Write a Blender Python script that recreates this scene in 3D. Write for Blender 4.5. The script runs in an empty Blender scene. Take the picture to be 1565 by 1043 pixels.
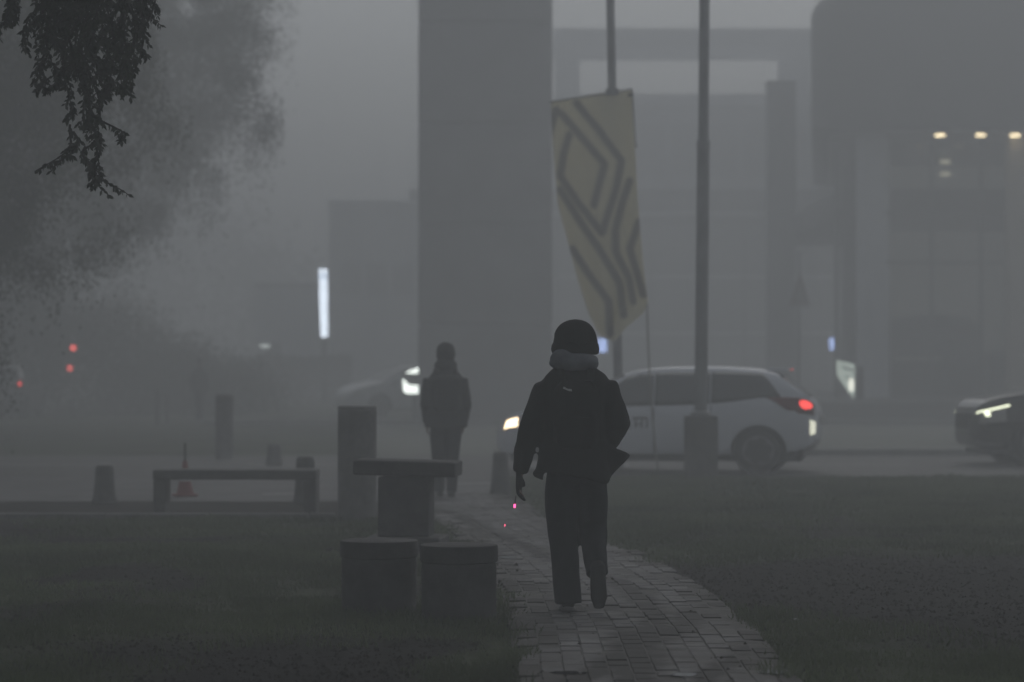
import bpy, bmesh, math, random
import numpy as np
from mathutils import Vector, Matrix, noise as mnoise

random.seed(7)
rng = np.random.default_rng(7)
scene = bpy.context.scene
C = scene.collection
R = math.radians

# ------------------------------------------------------------------ camera
CAM_H = 1.51
FPX = 4032.0                      # focal length in pixels of the 1565 px wide photograph
cam = bpy.data.cameras.new('camera')
cam.sensor_width = 36.0
cam.lens = FPX / 1565.0 * 36.0
cam.clip_start = 0.1
cam.clip_end = 2000
cam.dof.use_dof = True
cam.dof.focus_distance = 16.0
cam.dof.aperture_fstop = 2.1
cam_o = bpy.data.objects.new('camera', cam)
C.objects.link(cam_o)
cam_o.location = (0, 0, CAM_H)
cam_o.rotation_euler = (R(90.0) + math.atan(37.5 / FPX), 0, 0)
scene.camera = cam_o

# ------------------------------------------------------------------ world, sun, exposure
SUN_EL, SUN_AZ = 38.0, 20.0
w = bpy.data.worlds.new('World')
scene.world = w
w.use_nodes = True
nt = w.node_tree
nt.nodes.clear()
sky = nt.nodes.new('ShaderNodeTexSky')
sky.sky_type = 'NISHITA'
sky.sun_disc = False
sky.sun_elevation = R(SUN_EL)
sky.sun_rotation = R(SUN_AZ)
sky.air_density = 1.0
sky.dust_density = 1.0
hs = nt.nodes.new('ShaderNodeHueSaturation')
hs.inputs['Saturation'].default_value = 0.29
bg = nt.nodes.new('ShaderNodeBackground')
bg.inputs['Strength'].default_value = 0.092
wo = nt.nodes.new('ShaderNodeOutputWorld')
nt.links.new(sky.outputs[0], hs.inputs['Color'])
nt.links.new(hs.outputs[0], bg.inputs['Color'])
nt.links.new(bg.outputs[0], wo.inputs['Surface'])

sun = bpy.data.lights.new('sun', 'SUN')
sun.energy = 0.65
sun.angle = R(60)
sun.color = (1.0, 0.97, 0.93)
sun_o = bpy.data.objects.new('sun', sun)
C.objects.link(sun_o)
_d = Vector((math.sin(R(SUN_AZ)) * math.cos(R(SUN_EL)), math.cos(R(SUN_AZ)) * math.cos(R(SUN_EL)), math.sin(R(SUN_EL))))
sun_o.rotation_euler = (-_d).to_track_quat('-Z', 'Y').to_euler()
sun_o.location = _d * 100

scene.view_settings.view_transform = 'Standard'
scene.view_settings.look = 'None'
scene.view_settings.exposure = 0.0
scene.view_settings.gamma = 1.0
scene.view_settings.use_curve_mapping = False
scene.render.engine = 'CYCLES'
cy = scene.cycles
cy.max_bounces = 6
cy.diffuse_bounces = 2
cy.glossy_bounces = 2
cy.transmission_bounces = 4
cy.transparent_max_bounces = 8
cy.volume_bounces = 2
cy.use_denoising = True
cy.use_adaptive_sampling = False
cy.sample_clamp_indirect = 3.0
cy.caustics_reflective = False
cy.caustics_refractive = False

# ------------------------------------------------------------------ helpers
HAZE_DENSITY = 0.0185


def at(px, py, Y):
    """the point at distance Y that the photograph shows at pixel px, py"""
    return Vector(((px - 782.5) / FPX * Y, Y, CAM_H + (559.0 - py) / FPX * Y))


def gx(px, Y):
    return (px - 782.5) / FPX * Y


def gz(py, Y):
    return CAM_H + (559.0 - py) / FPX * Y


def gy(py):
    """distance of the ground seen at pixel row py"""
    return CAM_H * FPX / (py - 559.0)


MATS = {}


def mat(name, col, rough=0.8, metal=0.0, spec=0.4, noise=None, bump=None, emit=None, estr=0.0, alpha=None, col2=None, coat=0.0):
    if name in MATS:
        return MATS[name]
    m = bpy.data.materials.new(name)
    m.use_nodes = True
    t = m.node_tree
    b = t.nodes['Principled BSDF']
    b.inputs['Base Color'].default_value = (*col, 1)
    b.inputs['Roughness'].default_value = rough
    b.inputs['Metallic'].default_value = metal
    b.inputs['Specular IOR Level'].default_value = spec
    b.inputs['Coat Weight'].default_value = coat
    if alpha is not None:
        b.inputs['Alpha'].default_value = alpha
    if emit is not None:
        b.inputs['Emission Color'].default_value = (*emit, 1)
        b.inputs['Emission Strength'].default_value = estr
    tc = None
    if noise or bump:
        tc = t.nodes.new('ShaderNodeTexCoord')
    if noise:
        sc, amt = noise
        n1 = t.nodes.new('ShaderNodeTexNoise')
        n1.inputs['Scale'].default_value = sc
        n1.inputs['Detail'].default_value = 6
        n1.inputs['Roughness'].default_value = 0.65
        t.links.new(tc.outputs['Object'], n1.inputs['Vector'])
        rp = t.nodes.new('ShaderNodeValToRGB')
        rp.color_ramp.elements[0].position = 0.32
        rp.color_ramp.elements[1].position = 0.68
        c2 = col2 or tuple(c * (1 - amt) for c in col)
        rp.color_ramp.elements[0].color = (*c2, 1)
        rp.color_ramp.elements[1].color = (*(col if col2 else tuple(min(1, c * (1 + amt * .6)) for c in col)), 1)
        t.links.new(n1.outputs['Fac'], rp.inputs['Fac'])
        t.links.new(rp.outputs['Color'], b.inputs['Base Color'])
    if bump:
        sc, st, dist = bump
        n2 = t.nodes.new('ShaderNodeTexNoise')
        n2.inputs['Scale'].default_value = sc
        n2.inputs['Detail'].default_value = 5
        t.links.new(tc.outputs['Object'], n2.inputs['Vector'])
        bp = t.nodes.new('ShaderNodeBump')
        bp.inputs['Strength'].default_value = st
        bp.inputs['Distance'].default_value = dist
        t.links.new(n2.outputs['Fac'], bp.inputs['Height'])
        t.links.new(bp.outputs['Normal'], b.inputs['Normal'])
    MATS[name] = m
    return m


def lamp_mat(name, col, strength):
    return mat(name, tuple(min(.8, c) for c in col), rough=.4, emit=col, estr=strength)


class MB:
    """collects shapes into one mesh"""

    def __init__(s):
        s.v = []
        s.f = []
        s.mi = []

    def add(s, vs, fs, mi=0, M=None):
        o = len(s.v)
        s.v.extend([tuple(M @ Vector(v)) for v in vs] if M is not None else [tuple(v) for v in vs])
        s.f.extend([tuple(i + o for i in f) for f in fs])
        s.mi.extend([mi] * len(fs))
        return s

    def box(s, x0, x1, y0, y1, z0, z1, mi=0, M=None, bev=0.0):
        if bev > 0:
            b = bev
            vs = []
            for z, ins in ((z0, b), (z0 + b, 0), (z1 - b, 0), (z1, b)):
                for (x, y) in ((x0 + b, y0), (x1 - b, y0), (x1, y0 + b), (x1, y1 - b), (x1 - b, y1), (x0 + b, y1), (x0, y1 - b), (x0, y0 + b)):
                    cx, cy_ = (x0 + x1) / 2, (y0 + y1) / 2
                    vs.append((x + (ins if x < cx else -ins), y + (ins if y < cy_ else -ins), z))
            fs = [tuple(range(7, -1, -1)), tuple(range(24, 32))]
            for k in range(3):
                for i in range(8):
                    j = (i + 1) % 8
                    fs.append((k * 8 + i, k * 8 + j, (k + 1) * 8 + j, (k + 1) * 8 + i))
            return s.add(vs, fs, mi, M)
        vs = [(x0, y0, z0), (x1, y0, z0), (x1, y1, z0), (x0, y1, z0), (x0, y0, z1), (x1, y0, z1), (x1, y1, z1), (x0, y1, z1)]
        fs = [(3, 2, 1, 0), (4, 5, 6, 7), (0, 1, 5, 4), (1, 2, 6, 5), (2, 3, 7, 6), (3, 0, 4, 7)]
        return s.add(vs, fs, mi, M)

    def lathe(s, prof, n=24, c=(0, 0, 0), axis='z', mi=0, cap=True, M=None):
        vs, fs = [], []
        for (r, h) in prof:
            for i in range(n):
                a = 2 * math.pi * i / n
                x, y = r * math.cos(a), r * math.sin(a)
                if axis == 'z':
                    p = (c[0] + x, c[1] + y, c[2] + h)
                elif axis == 'y':
                    p = (c[0] + x, c[1] + h, c[2] - y)
                else:
                    p = (c[0] + h, c[1] + x, c[2] + y)
                vs.append(p)
        for k in range(len(prof) - 1):
            for i in range(n):
                j = (i + 1) % n
                fs.append((k * n + i, k * n + j, (k + 1) * n + j, (k + 1) * n + i))
        if cap:
            fs.append(tuple(range(n - 1, -1, -1)))
            fs.append(tuple(range((len(prof) - 1) * n, len(prof) * n)))
        return s.add(vs, fs, mi, M)

    def tube(s, secs, n=16, mi=0, ref=(1, 0, 0), M=None):
        """secs: (centre, a, b): elliptical rings along a path, closed by caps"""
        P = [Vector(q[0]) for q in secs]
        vs, fs = [], []
        for k, q in enumerate(secs):
            t = (P[min(k + 1, len(P) - 1)] - P[max(k - 1, 0)])
            t = t.normalized() if t.length > 1e-9 else Vector((0, 0, 1))
            rf = Vector(ref)
            u = rf - rf.dot(t) * t
            if u.length < 1e-3:
                rf = Vector((0, 1, 0))
                u = rf - rf.dot(t) * t
            u.normalize()
            v = t.cross(u)
            a = q[1]
            b = q[2] if len(q) > 2 else a
            for i in range(n):
                an = 2 * math.pi * i / n
                vs.append(P[k] + u * (a * math.cos(an)) + v * (b * math.sin(an)))
        for k in range(len(secs) - 1):
            for i in range(n):
                j = (i + 1) % n
                fs.append((k * n + i, k * n + j, (k + 1) * n + j, (k + 1) * n + i))
        fs.append(tuple(range(n - 1, -1, -1)))
        fs.append(tuple(range((len(secs) - 1) * n, len(secs) * n)))
        return s.add(vs, fs, mi, M)

    def ball(s, c, rx, ry, rz, n=16, m=10, mi=0, M=None):
        prof = []
        vs, fs = [], []
        for k in range(m + 1):
            ph = -math.pi / 2 + math.pi * k / m
            rr = max(math.cos(ph), 0.02)
            for i in range(n):
                a = 2 * math.pi * i / n
                vs.append((c[0] + rx * rr * math.cos(a), c[1] + ry * rr * math.sin(a), c[2] + rz * math.sin(ph)))
        for k in range(m):
            for i in range(n):
                j = (i + 1) % n
                fs.append((k * n + i, k * n + j, (k + 1) * n + j, (k + 1) * n + i))
        fs.append(tuple(range(n - 1, -1, -1)))
        fs.append(tuple(range(m * n, (m + 1) * n)))
        return s.add(vs, fs, mi, M)

    def mesh(s, name, mats, smooth=False):
        me = bpy.data.meshes.new(name)
        me.from_pydata(s.v, [], s.f)
        if not isinstance(mats, (list, tuple)):
            mats = [mats]
        for m in mats:
            me.materials.append(m)
        if len(mats) > 1:
            me.polygons.foreach_set('material_index', s.mi)
        if smooth:
            me.polygons.foreach_set('use_smooth', [True] * len(me.polygons))
            if smooth is not True:
                try:
                    me.set_sharp_from_angle(angle=R(smooth))
                except Exception:
                    pass
        me.update()
        return me

    def build(s, name, mats, parent=None, smooth=False):
        return link(name, s.mesh(name, mats, smooth), parent)


def link(name, me, parent=None):
    o = bpy.data.objects.new(name, me)
    C.objects.link(o)
    if parent is not None:
        o.parent = parent
    return o


def tag(o, label=None, cat=None, group=None, kind=None):
    if label:
        o['label'] = label
    if cat:
        o['category'] = cat
    if group:
        o['group'] = group
    if kind:
        o['kind'] = kind
    return o


def thing(name, label, cat, loc=(0, 0, 0), rz=0.0, group=None):
    o = bpy.data.objects.new(name, None)
    o.empty_display_size = 0.2
    C.objects.link(o)
    o.location = loc
    o.rotation_euler = (0, 0, rz)
    return tag(o, label, cat, group)


def copy_tree(o, label=None, parent=None):
    c = o.copy()
    C.objects.link(c)
    if parent is not None:
        c.parent = parent
    if label:
        c['label'] = label
    for ch in [k for k in list(o.children)]:
        copy_tree(ch, None, c)
    return c


def remesh(mb, voxel, smooth_iter=4, wr=None):
    """union of overlapping closed shapes as one continuous surface"""
    me = mb.mesh('raw', MATS['plain'])
    o = bpy.data.objects.new('raw', me)
    C.objects.link(o)
    m = o.modifiers.new('r', 'REMESH')
    m.mode = 'VOXEL'
    m.voxel_size = voxel
    m.use_smooth_shade = True
    s = o.modifiers.new('s', 'SMOOTH')
    s.iterations = smooth_iter
    s.factor = 0.5
    dg = bpy.context.evaluated_depsgraph_get()
    out = bpy.data.meshes.new_from_object(o.evaluated_get(dg))
    bpy.data.objects.remove(o)
    bpy.data.meshes.remove(me)
    if wr:
        sc, amt, zs = wr
        for v in out.vertices:
            n = mnoise.noise(Vector((v.co.x * sc, v.co.y * sc, v.co.z * sc * zs)))
            n2 = mnoise.noise(Vector((v.co.x * sc * 2.3 + 7, v.co.y * sc * 2.3, v.co.z * sc * zs * 2.3)))
            v.co += v.normal * (amt * (n + .5 * n2))
    out.polygons.foreach_set('use_smooth', [True] * len(out.polygons))
    out.update()
    return out


def put(name, me, m, parent):
    me.materials.clear()
    me.materials.append(m)
    me.name = name
    return link(name, me, parent)


# ------------------------------------------------------------------ materials
mat('plain', (.5, .5, .5))
CONC = mat('concrete', (.165, .16, .16), .85, noise=(9, .35), bump=(60, .5, .004))
CONC_S = mat('concrete_damp', (.085, .083, .084), .85, spec=.2, noise=(6, .45), bump=(70, .6, .004))
CONC_D = mat('concrete_weathered', (.12, .117, .115), .8, noise=(7, .4), bump=(70, .6, .004))
CONC_T = mat('concrete_top', (.26, .255, .25), .75, noise=(11, .3), bump=(60, .5, .003))
CONC_L = mat('concrete_pale', (.30, .30, .29), .8, noise=(2, .2), bump=(20, .4, .006))
ASPH = mat('wet_asphalt', (.11, .108, .106), .7, spec=.2, noise=(3, .35), bump=(90, .5, .004))  # lightened to carry lamplight and wet sheen in the colour
PAVE = mat('paving', (.15, .147, .147), .8, spec=.2, noise=(1.3, .35), bump=(30, .5, .004))


def PG(px, py):
    """the ground point that the photograph shows at pixel px, py"""
    Y = gy(py)
    return (gx(px, Y), Y)


# lines along which wheels and shoes have carried mud over the path
TRACKS = [([PG(1135, 900), PG(1085, 932), PG(1000, 985), PG(940, 1015), PG(860, 1060)], .085), ([PG(1290, 930), PG(1200, 965), PG(1120, 1015), PG(1050, 1060)], .055),
          ([PG(915, 885), PG(965, 905), PG(1005, 950), PG(1000, 990)], .07), ([PG(690, 785), PG(745, 815), PG(800, 838), PG(850, 862)], .07), ([PG(750, 895), PG(800, 922), PG(880, 935)], .26),
          ([PG(1150, 895), PG(1180, 960), PG(1215, 1050)], .045), ([PG(985, 965), PG(975, 1010), PG(960, 1060)], .11)]


def paver_mat(name, col, dirt):
    m = mat(name, col, .75, spec=.18, bump=(60, .6, .003))
    t = m.node_tree
    b = t.nodes['Principled BSDF']
    g = t.nodes.new('ShaderNodeNewGeometry')
    n1 = t.nodes.new('ShaderNodeTexNoise'); n1.inputs['Scale'].default_value = 1.1; n1.inputs['Detail'].default_value = 8; n1.inputs['Roughness'].default_value = .7
    n2 = t.nodes.new('ShaderNodeTexNoise'); n2.inputs['Scale'].default_value = 26; n2.inputs['Detail'].default_value = 4
    n3 = t.nodes.new('ShaderNodeTexNoise'); n3.inputs['Scale'].default_value = 4.5; n3.inputs['Detail'].default_value = 6
    for q in (n1, n2, n3):
        t.links.new(g.outputs['Position'], q.inputs['Vector'])
    rp = t.nodes.new('ShaderNodeValToRGB'); rp.color_ramp.elements[0].position = .42; rp.color_ramp.elements[1].position = .66
    rp.color_ramp.elements[0].color = (*dirt, 1); rp.color_ramp.elements[1].color = (*col, 1)
    t.links.new(n1.outputs['Fac'], rp.inputs['Fac'])
    mx = t.nodes.new('ShaderNodeMix'); mx.data_type = 'RGBA'; mx.blend_type = 'MULTIPLY'; mx.inputs['Factor'].default_value = .5
    t.links.new(rp.outputs['Color'], mx.inputs['A'])
    rp2 = t.nodes.new('ShaderNodeValToRGB'); rp2.color_ramp.elements[0].color = (.5, .5, .5, 1); rp2.color_ramp.elements[1].color = (1.25, 1.25, 1.25, 1)
    t.links.new(n2.outputs['Fac'], rp2.inputs['Fac']); t.links.new(rp2.outputs['Color'], mx.inputs['B'])

    def vm(op, a, c=None):
        q = t.nodes.new('ShaderNodeVectorMath'); q.operation = op
        for k_, v in ((0, a), (1, c)):
            if v is None:
                continue
            if isinstance(v, tuple):
                q.inputs[k_].default_value = v
            else:
                t.links.new(v, q.inputs[k_])
        return q

    def mm(op, a, c=None, clamp=False):
        q = t.nodes.new('ShaderNodeMath'); q.operation = op; q.use_clamp = clamp
        for k_, v in ((0, a), (1, c)):
            if v is None:
                continue
            if isinstance(v, (int, float)):
                q.inputs[k_].default_value = v
            else:
                t.links.new(v, q.inputs[k_])
        return q.outputs[0]
    flat = vm('MULTIPLY', g.outputs['Position'], (1, 1, 0)).outputs[0]
    best = None
    for P_, hw in TRACKS:
        for a, c in zip(P_[:-1], P_[1:]):
            ab = (c[0] - a[0], c[1] - a[1], 0.0)
            pa = vm('SUBTRACT', flat, (a[0], a[1], 0.0)).outputs[0]
            dt = vm('DOT_PRODUCT', pa, ab).outputs['Value']
            u = mm('DIVIDE', dt, ab[0] ** 2 + ab[1] ** 2, True)
            sc = t.nodes.new('ShaderNodeVectorMath'); sc.operation = 'SCALE'
            sc.inputs[0].default_value = ab
            t.links.new(u, sc.inputs['Scale'])
            d = vm('LENGTH', vm('SUBTRACT', pa, sc.outputs[0]).outputs[0]).outputs['Value']
            d = mm('DIVIDE', d, hw)
            d = mm('MULTIPLY', d, .8)
            best = d if best is None else mm('MINIMUM', best, d)
    wob = mm('MULTIPLY', mm('SUBTRACT', n3.outputs['Fac'], .5), 3.2)
    k0 = mm('SUBTRACT', 1.55, mm('ADD', best, wob), True)
    k0 = mm('MULTIPLY', k0, .92)
    mx2 = t.nodes.new('ShaderNodeMix'); mx2.data_type = 'RGBA'
    t.links.new(k0, mx2.inputs['Factor'])
    t.links.new(mx.outputs['Result'], mx2.inputs['A'])
    mx2.inputs['B'].default_value = (.016, .0145, .013, 1)
    t.links.new(mx2.outputs['Result'], b.inputs['Base Color'])
    return m


PAVER = [paver_mat('paver_a', (.21, .205, .21), (.10, .097, .095)), paver_mat('paver_b', (.185, .18, .187), (.088, .085, .083)), paver_mat('paver_c', (.235, .23, .232), (.11, .105, .10)),
         paver_mat('paver_muddy', (.10, .095, .09), (.05, .046, .042))]
MUD = mat('mud', (.030, .027, .024), .92, spec=.08, noise=(2.2, .5), bump=(25, .9, .02))
WATER = mat('puddle_water', (.015, .015, .016), .03, spec=.6)
PAINT_W = mat('road_paint', (.55, .55, .53), .6, noise=(6, .4))
FABRIC_K = mat('black_fabric', (.011, .0112, .013), .9, spec=.15, noise=(30, .3), bump=(220, .4, .002))
FABRIC_P = mat('black_nylon', (.012, .0125, .013), .6, spec=.25, noise=(14, .3), bump=(160, .3, .002))
DENIM = mat('dark_denim', (.014, .016, .022), .9, spec=.15, noise=(18, .35), bump=(180, .4, .002))
WOOL = mat('black_wool', (.010, .010, .011), .95, spec=.1, bump=(120, .7, .004))
GREYF = mat('grey_fleece', (.19, .20, .225), .95, spec=.1, noise=(12, .3), bump=(150, .5, .003))
SKIN = mat('skin', (.16, .10, .075), .6)
SHOE = mat('shoe_leather', (.015, .015, .016), .5)
SOLE = mat('pale_sole', (.13, .125, .12), .7)
SOLE_D = mat('dark_sole', (.02, .02, .02), .7)
REFL = mat('reflective_print', (.55, .56, .55), .35)
CARW = mat('silver_white_paint', (.72, .74, .79), .28, spec=.5, coat=.5)
CARK = mat('black_paint', (.015, .015, .017), .2, spec=.5, coat=.6)
CARG = mat('grey_paint', (.22, .22, .23), .3, coat=.4)
CARP = mat('pale_paint', (.5, .52, .53), .3, coat=.4)
GLASSD = mat('fog_toned_glass', (.085, .09, .095), .06, spec=.6)  # base lightened to stand in for fog reflected and seen through
TYRE = mat('tyre_rubber', (.018, .018, .018), .85, bump=(40, .4, .004))
RIM = mat('rim_alloy', (.28, .28, .29), .35, metal=.7)
BLKP = mat('black_plastic', (.02, .02, .021), .6)
CHROME = mat('chrome', (.6, .6, .6), .15, metal=1)
REDL = mat('red_lens', (.16, .012, .015), .2)
CLEARL = mat('clear_lens', (.5, .5, .48), .1)
STEEL = mat('galvanised_steel', (.27, .275, .285), .5, metal=.3, noise=(4, .25))
CLAD = mat('dark_cladding', (.045, .046, .05), .55, noise=(.4, .2))
CLAD_M = mat('grey_cladding', (.20, .205, .215), .6, noise=(.3, .2))
CLAD_L = mat('pale_cladding', (.58, .60, .63), .6, noise=(.3, .15))
GLZ = mat('facade_glass', (.05, .055, .06), .06, spec=.6, alpha=.35)
FRAME = mat('window_frame', (.05, .05, .052), .5)
BARK = mat('bark', (.03, .026, .022), .95, noise=(8, .4), bump=(30, 1, .02))
LEAF = mat('leaf_dark', (.022, .034, .016), .7, spec=.25, noise=(2, .5))
LEAF2 = mat('leaf_mid', (.035, .05, .024), .7, spec=.25, noise=(.6, .5))
CONE_R = mat('cone_red', (.22, .04, .04), .6)
FLAG_Y = None

# ------------------------------------------------------------------ setting
Y0G, Y1G, XG = -60, 460, 280


def path_cx(Y):
    return float(np.interp(Y, [8, 12.6, 15, 17.8, 20.5, 23, 26, 29.6, 33], [.78, .70, .70, .62, .42, .15, -.18, -.50, -.8]))


def path_hw(Y):
    return float(np.interp(Y, [8, 13, 17, 21, 26, 31], [.68, .68, .70, .66, .58, .5]))


def mud_mask(x, y):
    """0..1 bare mud to the right of the path, and trodden edges"""
    d = 0.0
    cx = path_cx(y)
    hw = path_hw(y)
    e = abs(x - cx) - hw
    d = max(d, min(1, 1.0 - (e + .10 + .22 * mnoise.noise(Vector((x * 1.5, y * 1.2, 6)))) / .16))
    nz = mnoise.noise(Vector((x * .7, y * .35, 3.1))) * .55
    # bare patch on the right, Y 13.5..22
    r = math.hypot((x - 4.6) / 4.3, (y - 17.6) / 4.3)
    d = max(d, min(1, max(0, (1.12 - r + nz * .6) * 3)))
    # worn ground round the stools
    r2 = math.hypot((x + .55) / .9, (y - 17.5) / 2.6)
    d = max(d, min(1, max(0, (.9 - r2 + nz) * 1.6)))
    if x < 0:            # worn patches on the left lawn
        n3 = mnoise.noise(Vector((x * .55 + 4, y * .42, 11))) + .5 * mnoise.noise(Vector((x * 1.6, y * 1.2, 12)))
        d = max(d, min(1, max(0, (n3 - .12) * 3.0)))
    else:
        n3 = mnoise.noise(Vector((x * .5 + 2, y * .4, 21))) + .5 * mnoise.noise(Vector((x * 1.5, y * 1.1, 22)))
        if y < 27:
            d = max(d, min(.8, max(0, (n3 - .30) * 3.0)))
    r3 = math.hypot((x + 1.9) / 1.2, (y - 14.0) / 1.1)
    d = max(d, min(1, max(0, (.75 - r3 + nz) * 1.3)))
    return d


# ground sheet: fine in the foreground, gentle unevenness, one sheet to the horizon
gm = bpy.data.materials.new('ground_turf')
gm.use_nodes = True
t = gm.node_tree
b = t.nodes['Principled BSDF']
b.inputs['Roughness'].default_value = .9
b.inputs['Specular IOR Level'].default_value = .08
geo = t.nodes.new('ShaderNodeNewGeometry')
n1 = t.nodes.new('ShaderNodeTexNoise'); n1.inputs['Scale'].default_value = .55; n1.inputs['Detail'].default_value = 9
n2 = t.nodes.new('ShaderNodeTexNoise'); n2.inputs['Scale'].default_value = 22; n2.inputs['Detail'].default_value = 4
at_n = t.nodes.new('ShaderNodeAttribute'); at_n.attribute_name = 'mud'
t.links.new(geo.outputs['Position'], n1.inputs['Vector']); t.links.new(geo.outputs['Position'], n2.inputs['Vector'])
r1 = t.nodes.new('ShaderNodeValToRGB')
r1.color_ramp.elements[0].color = (.030, .036, .022, 1); r1.color_ramp.elements[1].color = (.095, .112, .068, 1)
r1.color_ramp.elements[0].position = .35; r1.color_ramp.elements[1].position = .7
r2 = t.nodes.new('ShaderNodeValToRGB')
r2.color_ramp.elements[0].color = (.010, .009, .0085, 1); r2.color_ramp.elements[1].color = (.022, .020, .019, 1)
r2.color_ramp.elements[0].position = .3; r2.color_ramp.elements[1].position = .7
t.links.new(n1.outputs['Fac'], r1.inputs['Fac']); t.links.new(n2.outputs['Fac'], r2.inputs['Fac'])
mx = t.nodes.new('ShaderNodeMix'); mx.data_type = 'RGBA'
t.links.new(at_n.outputs['Fac'], mx.inputs['Factor'])
t.links.new(r1.outputs['Color'], mx.inputs['A']); t.links.new(r2.outputs['Color'], mx.inputs['B'])
t.links.new(mx.outputs['Result'], b.inputs['Base Color'])
bp = t.nodes.new('ShaderNodeBump'); bp.inputs['Strength'].default_value = .8; bp.inputs['Distance'].default_value = .03
t.links.new(n2.outputs['Fac'], bp.inputs['Height']); t.links.new(bp.outputs['Normal'], b.inputs['Normal'])

xs = np.unique(np.concatenate([np.linspace(-XG, -14, 12), np.arange(-14, 14.01, .16), np.linspace(14, XG, 12)]))
ys = np.unique(np.concatenate([np.linspace(Y0G, 8, 8), np.arange(8, 36.01, .16), np.linspace(36, 120, 30), np.linspace(120, Y1G, 12)]))


def ground_z(x, y):
    if y > 25.5 or abs(x) > 13 or y < 9:
        return 0.0
    f = min(1, (25.5 - y) / 1.5) if y > 24 else 1.0
    e = abs(x - path_cx(y)) - path_hw(y)
    f *= min(1, max(0, (e - .05) / .8))
    return f * (.035 * mnoise.noise(Vector((x * .9, y * .6, .3))) + .012 * mnoise.noise(Vector((x * 4, y * 4, 1.3))))


gv, ga = [], []
for y in ys:
    for x in xs:
        gv.append((x, y, ground_z(x, y) - (.012 if (y < 31.5 and abs(x - path_cx(y)) < path_hw(y)) else 0)))
        ga.append(mud_mask(x, y) if (8 < y < 36 and abs(x) < 14) else 0.0)
nx = len(xs)
gf = [(j * nx + i, j * nx + i + 1, (j + 1) * nx + i + 1, (j + 1) * nx + i) for j in range(len(ys) - 1) for i in range(nx - 1)]
me = bpy.data.meshes.new('ground')
me.from_pydata(gv, [], gf)
a_ = me.attributes.new('mud', 'FLOAT', 'POINT')
a_.data.foreach_set('value', ga)
me.materials.append(gm)
me.polygons.foreach_set('use_smooth', [True] * len(me.polygons))
ground = tag(link('ground', me), kind='structure')


def sheet(name, pts, z, m, kind='structure', parent=None):
    mb = MB()
    mb.add([(p[0], p[1], z) for p in pts], [tuple(range(len(pts)))])
    return tag(mb.build(name, m, parent), kind=kind)


# road with kerbs, the strip of paving, far road
ROAD0, ROAD1 = 35.9, 44.0
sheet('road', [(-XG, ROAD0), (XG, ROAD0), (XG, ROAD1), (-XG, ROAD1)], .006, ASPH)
sheet('verge', [(-2.2, 44.2), (XG, 44.2), (XG, 74.5), (-5.0, 74.5)], .006, mat('lamplit_verge', (.21, .22, .19), .9, spec=.1, noise=(.25, .25), bump=(12, .6, .02)))  # pale colour stands in for headlight and street-lamp glow on the median
# paved strip between the grass plot and the road (left)
pv = [(-60, 29.2), (-1.0, 29.2), (-.3, 30.4), (-.1, 35.85), (-60, 35.85)]
sheet('pavement', pv, .008, PAVE)
# bare trodden strip in front of it
sheet('dirt_strip', [(-60, 26.12), (-1.2, 26.12), (-.9, 29.2), (-60, 29.2)], .004, MUD)
k = MB()
x = -60.0
while x < -1.8:
    k.box(x + .006, min(x + .994, -1.75), 25.98, 26.10, -.08, .055, bev=.01)
    x += 1.0
tag(k.build('kerb', CONC), kind='structure')
k = MB()
x = 0.0
while x < 60:
    k.box(x + .006, x + .994, ROAD1 + .01, ROAD1 + .16, -.08, .12, bev=.012)
    x += 1.0
tag(k.build('median_kerb', CONC_L), kind='structure')
k = MB()
for i in range(40):
    k.box(-8 + i * .8 + .005, -8 + i * .8 + .795, 66.2, 66.4, -.08, .16, bev=.012) if gx(0, 66) else None
tag(k.build('island_kerb', CONC_L), kind='structure')
# painted marks on the paving
mk = MB()
for (a0, a1, yy) in ((400, 452, 757), (688, 752, 757), (690, 750, 741)):
    Y = gy(yy)
    mk.add([(gx(a0, Y), Y, .0125), (gx(a1, Y), Y, .0125), (gx(a1, Y), Y + .14, .0125), (gx(a0, Y), Y + .14, .0125)], [(0, 1, 2, 3)])
tag(mk.build('painted_marking', PAINT_W), kind='structure')
mk = MB()
for i in range(-12, 20):
    mk.add([(i * 4, 39.9, .0105), (i * 4 + 2, 39.9, .0105), (i * 4 + 2, 40.02, .0105), (i * 4, 40.02, .0105)], [(0, 1, 2, 3)])
tag(mk.build('lane_marking', PAINT_W), kind='structure')

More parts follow.
